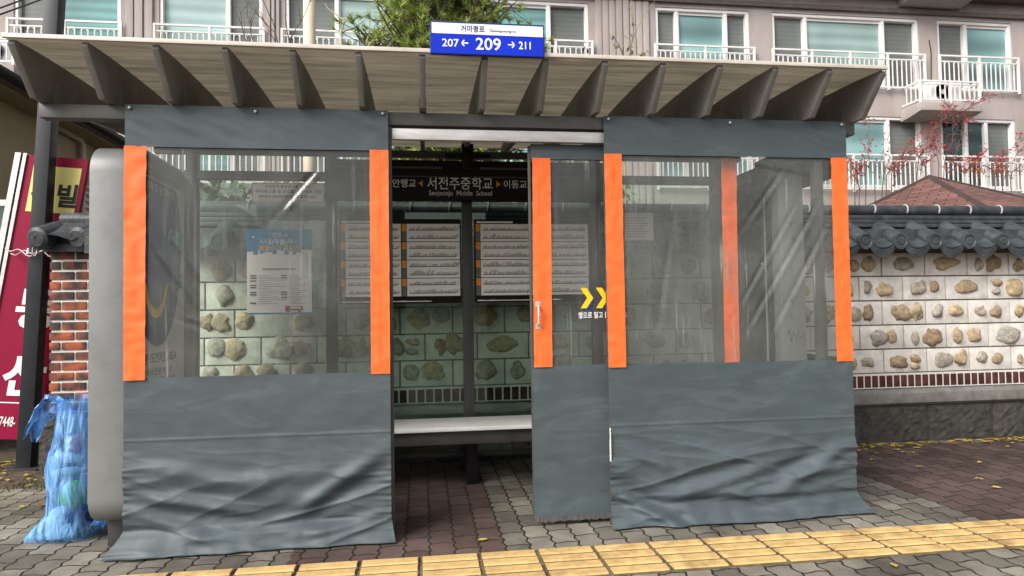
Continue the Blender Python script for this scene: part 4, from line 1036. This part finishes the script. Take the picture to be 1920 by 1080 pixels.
mb = MB().add([sbp(.18, .80, -.004), sbp(.93, .80, -.004), sbp(.93, .965, -.004), sbp(.18, .965, -.004)], [(0, 1, 2, 3)]); mb.build('yellow_field', 'lemon', t)
def sbt(mb, s, u0, u1, v0, h, d=-.005, bold=.03): letters(mb, s, h, (lambda a, b: sbp(u0+a/Lx, v0+b/Lz, d)), 'LEFT', bold, width=(u1-u0)*Lx)
mb = MB(); sbt(mb, '빌', .60, .91, .83, .24, -.0075); sbt(mb, '원', .22, .5, .83, .24, -.0075); mb.build('black_lettering', 'ink', t)
mb = MB(); sbt(mb, '부', .30, .95, .62, .42); sbt(mb, '동', .30, .95, .40, .42); sbt(mb, '산', .30, .95, .165, .42); sbt(mb, '7448-', .38, .62, .045, .13, -.005, .01)
mb.add([sbp(.08, .125, -.005), sbp(.98, .125, -.005), sbp(.98, .129, -.005), sbp(.08, .129, -.005)], [(0, 1, 2, 3)]); mb.build('white_lettering', 'signwhite', t)
mb = MB()
for (pa, pb) in ((at(10, 465, Y=2.62), at(60, 478, Y=2.41)), (at(20, 475, Y=2.62), at(70, 472, Y=2.41)), (at(60, 470, Y=2.41), at(98, 478, Y=2.42))):
    mb.tube([pa+(pb-pa)*s+Vector((0, 0, -.02*math.sin(s*9))) for s in [q/10 for q in range(11)]], .006, 5)
mb.tube([at(65, 470, Y=2.40)+Vector((.03*math.cos(q)*.6, 0, .05*math.sin(q))) for q in [s*.7 for s in range(10)]], .005, 5)
tag(mb.build('tie_wire', 'wire', smooth=True), 'thin pale wire tying the magenta board to the black post', 'wire')

p0 = at(580, 40, Y=6.0)
t = thing('utility_pole', (p0.x, 6, 0), 'slim cream painted pole in front of the apartment windows', 'pole')
MB().lathe([(.115, 0), (.085, 7.5)], (p0.x, 6, 0), 20).build('shaft', 'cream', t, smooth=True)
MB().lathe([(.125, 0), (.125, .5)], (p0.x, 6, 2.2), 20).build('collar', 'cream', t, smooth=True)
for k, (a, b, lab) in enumerate([((-40, 30), (62, -14), 'upper black overhead cable at the top left'), ((-40, 42), (80, -8), 'lower black overhead cable at the top left')]):
    A, B = at(*a, Y=7), at(*b, Y=9)
    D = B-A; A2, B2 = A-D*4, A+D*14
    tag(MB().tube([A2+(B2-A2)*s+Vector((0, 0, .6*((s*2-1)**2-.55**2))) for s in [q/30 for q in range(31)]], .014, 6).build('overhead_cable', 'cable', smooth=True), lab, 'cable', None)

# ------------------------------------------------------------------ trees, shrubs, leaves
def tuft(mb, c, d, n, L, rr, w=.0062, spread=.85):
    d = d.normalized(); a = d.orthogonal().normalized(); b = d.cross(a)
    for k in range(n):
        q = rr.random()*6.283; s = spread*math.sqrt(rr.random()); v = (d*(1-s*.55)+(a*math.cos(q)+b*math.sin(q))*s); v = v.normalized()*L*(.65+.5*rr.random())
        v.z -= .12*L*rr.random(); sd = v.cross(Vector((rr.random()-.5, rr.random()-.5, rr.random()-.5))).normalized()*w
        st = c+d*L*.45*(rr.random()-.6); mb.add([st-sd, st+sd, st+v], [(0, 1, 2)])
def pine(x, y, z0, z1, rad, nt, seed, label, L=.17, dens=26, lean=0., group='pines behind the shelter'):
    rr = random.Random(seed); t = thing('pine_tree', (x, y, 0), label, 'tree', group)
    T = lambda z: Vector((x+lean*z+.05*math.sin(z*1.7+seed), y+.05*math.cos(z*1.3), z))
    MB().tube([T(z1*k/16) for k in range(17)], [.12*(1-k/18)+.012 for k in range(17)], 10).build('trunk', 'bark', t, smooth=True)
    br, cr = MB(), MB(); nb = nt//14
    for i in range(nb):
        z = z0+(z1-z0)*rr.random()**.9; f = 1-.55*max(0, (z-z0)/(z1-z0))**1.5; a = rr.random()*6.283
        L_ = rad*f*(.45+.65*rr.random()); up_ = .25+.5*rr.random(); d = Vector((math.cos(a), math.sin(a), up_))
        pts = [T(z)+d*L_*s+Vector((0, 0, .25*L_*s*s)) for s in [q/6 for q in range(7)]]
        br.tube(pts, [.022*(1-q/7)+.005 for q in range(7)], 5)
        for q in range(14):
            s = .3+.7*rr.random(); p = T(z)+d*L_*s+Vector((0, 0, .25*L_*s*s)); off = Vector((rr.gauss(0, 1), rr.gauss(0, 1), rr.gauss(.25, .7)))
            e = p+off*.16*(1.1-.3*s)*rad/1.0; br.tube([p, (p+e)/2+Vector((0, 0, -.01)), e], [.006, .005, .004], 4, False)
            tuft(cr, e, (e-p)+Vector((0, 0, .05))+d*.04, dens, L*(.8+.4*rr.random()), rr)
    br.build('branches', 'bark', t, recalc=False); cr.build('crown', 'needle', t, recalc=False)
pine(.30, 4.7, 2.6, 7.0, 1.2, 5600, 4, 'dense green pine tree behind the shelter, left of the street number sign', L=.125, dens=24)
pine(1.72, 4.9, 2.6, 5.05, .62, 420, 9, 'sparse pine branches showing right of the street number sign', L=.125, dens=22)

def bare(name, x, y, z0, H, nb, seed, mat, label, cat, spread=.55, r0=.02, group=None, leaf=None, nleaf=0, ls=.05, dirs=None, leafmat=None, levels=3, mid=0):
    """forking stems; leaves sit along the twigs"""
    rr = random.Random(seed); t = thing(name, (x, y, 0), label, cat, group); st = MB(); lf = MB(); tips = []
    def grow(p, d, L, r, lev):
        pts = [p]; n = 6
        for k in range(n):
            d = (d+Vector((rr.gauss(0, .13), rr.gauss(0, .13), rr.gauss(.02, .08)))).normalized(); pts.append(pts[-1]+d*L/n)
        st.tube(pts, [r*(1-.55*k/n) for k in range(n+1)], 5, False); tips.extend((q, d, lev) for q in pts[1:])
        if lev < levels:
            for _ in range(rr.choice((2, 2, 3))):
                k = rr.randint(2, n); a = Vector((rr.gauss(0, 1), rr.gauss(0, 1), rr.gauss(.2, .6))).normalized()
                grow(pts[k], (d+a*spread).normalized(), L*rr.uniform(.45, .7), r*.55, lev+1)
    for i in range(nb):
        if dirs: d = Vector(dirs[i % len(dirs)]).normalized()
        else: a = rr.random()*6.283; d = Vector((math.cos(a)*.45, math.sin(a)*.45, 1)).normalized()
        grow(Vector((x+rr.gauss(0, .05), y+rr.gauss(0, .05), z0)), d, H*rr.uniform(.5, .75), r0, 1)
    if z0 > .1: st.tube([(x, y, 0), (x+.03, y, z0*.5), (x, y, z0+.05)], [r0*2.0, r0*1.6, r0*1.2], 7)
    st.build('stems', mat, t, smooth=True, recalc=False)
    if nleaf:
        cand = [q for q in tips if q[2] >= 2]
        for k in range(nleaf):
            p, d, _ = min(rr.choice(cand), rr.choice(cand), key=lambda e: e[0].z); c = p+Vector((rr.gauss(0, .035), rr.gauss(0, .035), rr.gauss(0, .035)))
            a = Vector((rr.gauss(0, 1), rr.gauss(0, 1), rr.gauss(0, 1))).normalized(); b = a.orthogonal().normalized(); s = ls*rr.uniform(.6, 1.3)
            lf.mat(rr.choice((0, 0, 0, 1)) if isinstance(leafmat, list) else 0)
            lf.add([c-a*s, c+b*s*.45, c+a*s, c-b*s*.45], [(0, 1, 2, 3)])
        lf.build('leaves', leafmat, t, recalc=False)
    return t
q = at(530, 92, Y=5.0)
bare('bare_tree', q.x, 5.0, q.z-.6, 1.7, 4, 3, 'twig', 'small leafless tree showing over the roof left of the cream pole', 'tree', r0=.014, dirs=[(-.5, 0, 1), (-.1, .2, 1), (.25, .1, 1), (-.9, 0, .9)])
q = at(655, 92, Y=4.2)
bare('bare_tree', q.x, 4.2, q.z-.5, 1.9, 3, 8, 'paletwig', 'leafless forked branch in front of the dense pine tree', 'tree', r0=.02, dirs=[(.55, 0, 1), (.3, .2, 1), (-.35, 0, 1)], levels=2)
q = at(1165, 112, Y=4.6)
bare('shrub', q.x, 4.6, q.z-.45, 1.15, 6, 12, 'paletwig', 'straggly pale yellow shrub over the roof right of the pines', 'shrub', r0=.012, leafmat='hedge', nleaf=90, ls=.05, levels=2)
# red-leaved shrubs beyond the pavilion: long arching stems with clustered leaves
def arching(label, stems, Y, seed):
    rr = random.Random(seed); f = at(*stems[0][0][0], Y=Y); t = thing('red_shrub', (f.x, Y, 0), label, 'shrub', 'red leaved shrubs beyond the wall'); st, lf = MB(), MB()
    def leaves(c, n, sp):
        for _ in range(n):
            p = c+Vector((rr.gauss(0, sp), rr.gauss(0, sp), rr.gauss(0, sp))); a_ = Vector((rr.gauss(0, 1), rr.gauss(0, 1), rr.gauss(0, 1))).normalized(); b_ = a_.orthogonal().normalized(); k = rr.uniform(.02, .055)
            lf.mat(1 if rr.random() < .16+.25*(c.z < f.z+.35) else 0); m_ = a_.cross(b_)*k*.25
            lf.add([p-a_*k, p+b_*k*.5+m_, p+a_*k, p-b_*k*.5+m_], [(0, 1, 2), (0, 2, 3)])
    for px, dens in stems:
        y = Y+rr.uniform(-.5, .5); P = [at(*q, Y=y+.15*i) for i, q in enumerate(px)]
        P = [Vector((P[0].x+rr.gauss(0, .08), y, 0))]+P
        pts = []
        for i in range(len(P)-1):
            p0, p1, p2, p3 = P[max(0, i-1)], P[i], P[i+1], P[min(len(P)-1, i+2)]
            for k in range(8):
                u = k/8; pts.append(.5*((2*p1)+(p2-p0)*u+(2*p0-5*p1+4*p2-p3)*u*u+(3*p1-p0-3*p2+p3)*u**3)+Vector((rr.gauss(0, .012), 0, rr.gauss(0, .012))))
        pts.append(P[-1]); n = len(pts); st.tube(pts, [.013*(1-.75*i/n) for i in range(n)], 5, False)
        for i in range(9, n):
            if rr.random() < .4:
                d = (pts[i]-pts[i-1]).normalized(); e = (d+Vector((rr.gauss(0, .7), rr.gauss(0, .7), rr.gauss(.1, .5)))).normalized()*rr.uniform(.15, .5)
                st.tube([pts[i], pts[i]+e*.5+Vector((0, 0, .02)), pts[i]+e], [.006, .005, .003], 4, False)
                for q in (.4, .7, 1): leaves(pts[i]+e*q, int(rr.random()*dens*1.2), .05)
            leaves(pts[i], int(rr.random()*dens), .05)
        leaves(pts[-1], 8, .07)
    st.build('stems', 'twig', t, smooth=True, recalc=False); lf.build('leaves', ['redleaf', 'rustleaf'], t, recalc=False)
arching('tangled shrub with sparse red leaves left of the pavilion peak', [([(1602, 350), (1612, 325), (1622, 295), (1634, 262)], 7), ([(1622, 352), (1630, 310), (1628, 265), (1632, 225)], 2), ([(1655, 350), (1676, 318), (1696, 284), (1708, 262)], 6), ([(1640, 350), (1652, 300), (1664, 262)], 2), ([(1610, 356), (1600, 330), (1596, 300)], 6), ([(1672, 345), (1685, 322), (1700, 300), (1716, 280)], 2)], 8.6, 31)
arching('tall arching shrub with red leaves rising behind the pavilion peak', [([(1662, 350), (1700, 300), (1735, 260), (1772, 222), (1815, 205), (1853, 178)], 4), ([(1720, 330), (1745, 280), (1762, 235), (1770, 200)], 4), ([(1760, 330), (1752, 290), (1748, 262)], 5), ([(1770, 335), (1785, 270), (1786, 205)], 3), ([(1735, 335), (1728, 310), (1726, 285)], 5)], 9.0, 17)
arching('red and rust leaved shrub over the right slope of the pavilion roof', [([(1780, 340), (1790, 300), (1800, 262), (1812, 225)], 3), ([(1835, 345), (1862, 315), (1884, 288), (1920, 262), (1960, 250)], 6), ([(1895, 355), (1915, 320), (1935, 290)], 2), ([(1830, 345), (1826, 320), (1832, 295)], 7), ([(1865, 348), (1870, 330), (1876, 305)], 8), ([(1790, 340), (1808, 322), (1830, 305)], 5), ([(1880, 350), (1900, 300), (1940, 250)], 2)], 8.8, 29)
# low hedge over the wall, seen through the glass
rr = random.Random(2); h = thing('hedge', (-.3, 3.6, 0), 'loose green hedge behind the wall, seen through the shelter glass', 'hedge'); mb = MB(); sm = MB()
for k in range(5200):
    x = rr.uniform(-3.0, 2.4); top = 2.78+.35*abs(nz(x*1.1, 5))+.25*nz(x*3.1, 1); y = 3.6+rr.gauss(0, .28); z = top-abs(rr.gauss(0, .4))
    c = Vector((x, y, max(1.2, z))); a = Vector((rr.gauss(0, 1), rr.gauss(0, 1), rr.gauss(0, 1))).normalized(); b = a.orthogonal().normalized(); s = rr.uniform(.03, .06)
    mb.add([c-a*s, c+b*s*.5, c+a*s, c-b*s*.5], [(0, 1, 2, 3)])
for k in range(30):
    x = -2.9+k*.18; sm.tube([(x, 3.6, 0), (x+rr.gauss(0, .05), 3.6, 1.5), (x+rr.gauss(0, .1), 3.6+rr.gauss(0, .1), 2.8)], [.02, .014, .005], 5)
mb.build('foliage', 'hedge', h, recalc=False); sm.build('stems', 'bark', h)

def leafmesh(mb, x, y, z, s, a, rr):
    c, n = math.cos(a), math.sin(a); t1, t2 = rr.uniform(-.35, .35), rr.uniform(-.2, .5)
    P = lambda u, v, w: (x+(u*c-v*n)*s, y+(u*n+v*c)*s, z+w*s)
    mb.add([P(-1, 0, .02), P(-.4, .5, .1+t1*.4), P(.35, .55, .14+t2*.4), P(1.05, 0, .05), P(.35, -.5, .12-t1*.3), P(-.4, -.45, .08), P(0, 0, .0)],
           [(0, 6, 1), (1, 6, 2), (2, 6, 3), (3, 6, 4), (4, 6, 5), (5, 6, 0)])
rr = random.Random(21); mb = MB()
for k in range(520):
    if k < 300: x = rr.uniform(3.0, 8.5); y = 2.0-abs(rr.gauss(0, .09))-(.35*rr.random()**2 if rr.random() < .3 else 0); z = .008
    else: x = rr.uniform(-6, -2.6); y = rr.uniform(1.75, 2.9); z = soil_z(x, y)+.012
    mb.mat(rr.choice((0, 0, 1))); leafmesh(mb, x, y, z, rr.uniform(.022, .045), rr.random()*6.28, rr)
tag(mb.build('leaf_litter', ['yelleaf', 'brownleaf'], recalc=False), 'drift of yellow and brown fallen leaves along the foot of the wall and on the soil', 'fallen leaves', kind='stuff')
mb = MB()
for k in range(260):
    x = rr.choice((rr.uniform(4.2, 6.8), rr.uniform(-3.4, -2.6))); y = 2.0+rr.gauss(0, .03) if x > 0 else rr.uniform(1.7, 2.0); a = Vector((rr.gauss(0, .5), rr.gauss(0, .5)-.2, 1)).normalized()*rr.uniform(.04, .1); s = Vector((.003, .002, 0)); p = Vector((x, y, 0))
    mb.add([p-s, p+s, p+a], [(0, 1, 2)])
tag(mb.build('weeds', 'hedge', recalc=False), 'sparse green weeds at the foot of the wall and by the soil bed', 'weeds', kind='stuff')
lv = [((905, 1012), 'yellow fallen leaf on the red paving in front of the doorway', 0), ((1676, 1060), 'yellow fallen leaf on the grey paving in front of the tactile strip', 0), ((1836, 898), 'pale yellow leaf alone on the red paving at the right', 0),
      ((1912, 1030), 'yellow leaf at the right end of the tactile strip', 0), ((1837, 867), 'long yellow leaf on the red paving near the wall drift', 0), ((1724, 875), 'whitish leaf on the red paving close to the right curtain', 0),
      ((128, 998), 'yellow leaf beside the blue bag under the end panel', 0), ((160, 998), 'pale leaf under the foot of the left end panel', 0), ((40, 950), 'yellow leaf on the paving left of the blue bag', 0), ((75, 948), 'brown leaf on the paving left of the blue bag', 1),
      ((1868, 914), 'small pale leaf on the red paving below the lone yellow one', 0), ((1635, 862), 'yellow leaf by the right skirt at the wall side', 0)]
for (px, py), lab, k in lv:
    p = at(px, py, Z=.012); mb = MB(); leafmesh(mb, p.x, p.y, .014, .034, rr.random()*6, rr)
    tag(mb.build('fallen_leaf', 'brownleaf' if k else 'yelleaf', recalc=False), lab, 'leaf', 'single fallen leaves on the paving')

# ------------------------------------------------------------------ blue rubbish bag and what is in it
BX, BYY = -2.225, .46
t = thing('rubbish_bag', (BX, BYY, 0), 'translucent blue plastic rubbish bag slumped beside the left end panel', 'bag')
prof_ = [(.00, .14, .16), (.03, .155, .19), (.10, .16, .20), (.2, .165, .21), (.34, .165, .21), (.46, .155, .20), (.58, .135, .17), (.70, .13, .155), (.80, .125, .14), (.88, .14, .15)]
def bagf(a, b):
    f = b*(len(prof_)-1); i = min(int(f), len(prof_)-2); u = f-i
    z, rx, ry = [prof_[i][k]*(1-u)+prof_[i+1][k]*u for k in range(3)]
    q = a*2*math.pi; k = 1+.10*nz(math.cos(q)*1.6, math.sin(q)*1.6, z*5)+.09*(1-abs(nz(math.cos(q)*3.5, math.sin(q)*3.5, z*3.5+q*.3))*3)*.5+.06*math.sin(q*11+z*5)*z
    cx = BX+.02-.02*math.sin(z*4)
    # a corner of the bag drags out over the paving towards the street
    drag = max(0, .16-z)/.16*max(0, math.cos(q-3.55))**4*.17
    return (cx+.90*rx*k*math.cos(q)-drag, BYY+ry*k*math.sin(q)-drag*.12, .006+z)
MB().grid(bagf, 64, 60).build('bag_body', 'bag', t, smooth=True, recalc=False)
def flap(a, b):
    q = a*2-1; w = .09+.05*b
    x = BX-.03-.20*b**1.1+.02*nz(a*4, b*3); z = .83+.06*math.sin(math.pi*b*.8)-.24*b*b-.06*q*(1-b*.6)
    return (x+.06*q*(1-b), BYY-.10+q*w*.5+.03*nz(a*5, b*5, 2), z+.035*nz(a*6, b*6)+.05*(1-abs(q)))
MB().grid(flap, 22, 22).build('loose_neck', 'bag', t, smooth=True, recalc=False)
def bottle(x, y, z, capc, lab, ang, bodym='clearplastic'):
    o = thing('bottle', (x, y, z), lab, 'bottle')
    MB().lathe([(.028, -.1), (.032, -.09), (.032, .02), (.026, .045), (.013, .07), (.013, .085)], (x, y, z), 16).build('body', bodym, o, smooth=True)
    MB().lathe([(.019, .083), (.019, .108)], (x, y, z), 14).build('cap', capc, o, smooth=True); o.rotation_euler = ang
bottle(BX+.0, BYY-.11, .52, 'capblue', 'milky plastic bottle with a blue cap inside the blue bag', (.1, -1.3, 0))
bottle(BX+.02, BYY-.12, .43, 'pink', 'milky plastic bottle lying across the middle of the blue bag', (-.2, 1.45, 0))
def wad(name, x, y, z, r, m, lab, cat):
    vs = [(x+v.x*r*(1+.4*nz(v.x*2, v.y*2, v.z*2+r*40)), y+v.y*r*.8, z+v.z*r*1.2*(1+.4*nz(v.x*3, v.z*3, 2))) for v in IV]
    tag(MB().add(vs, IF).build(name, m, recalc=False), lab, cat)
wad('snack_wrapper', BX+.04, BYY-.13, .29, .075, 'green', 'crumpled bright green wrapper inside the blue bag', 'wrapper')
wad('snack_wrapper', BX+.04, BYY-.08, .60, .05, 'pink', 'crumpled pink wrapper near the top of the blue bag', 'wrapper')
wad('paper_waste', BX-.06, BYY-.07, .10, .09, 'paper', 'crumpled white paper at the bottom of the blue bag', 'waste paper')
wad('dark_cloth', BX+.05, BYY-.10, .15, .08, 'navy', 'dark rag low in the blue bag', 'rag')
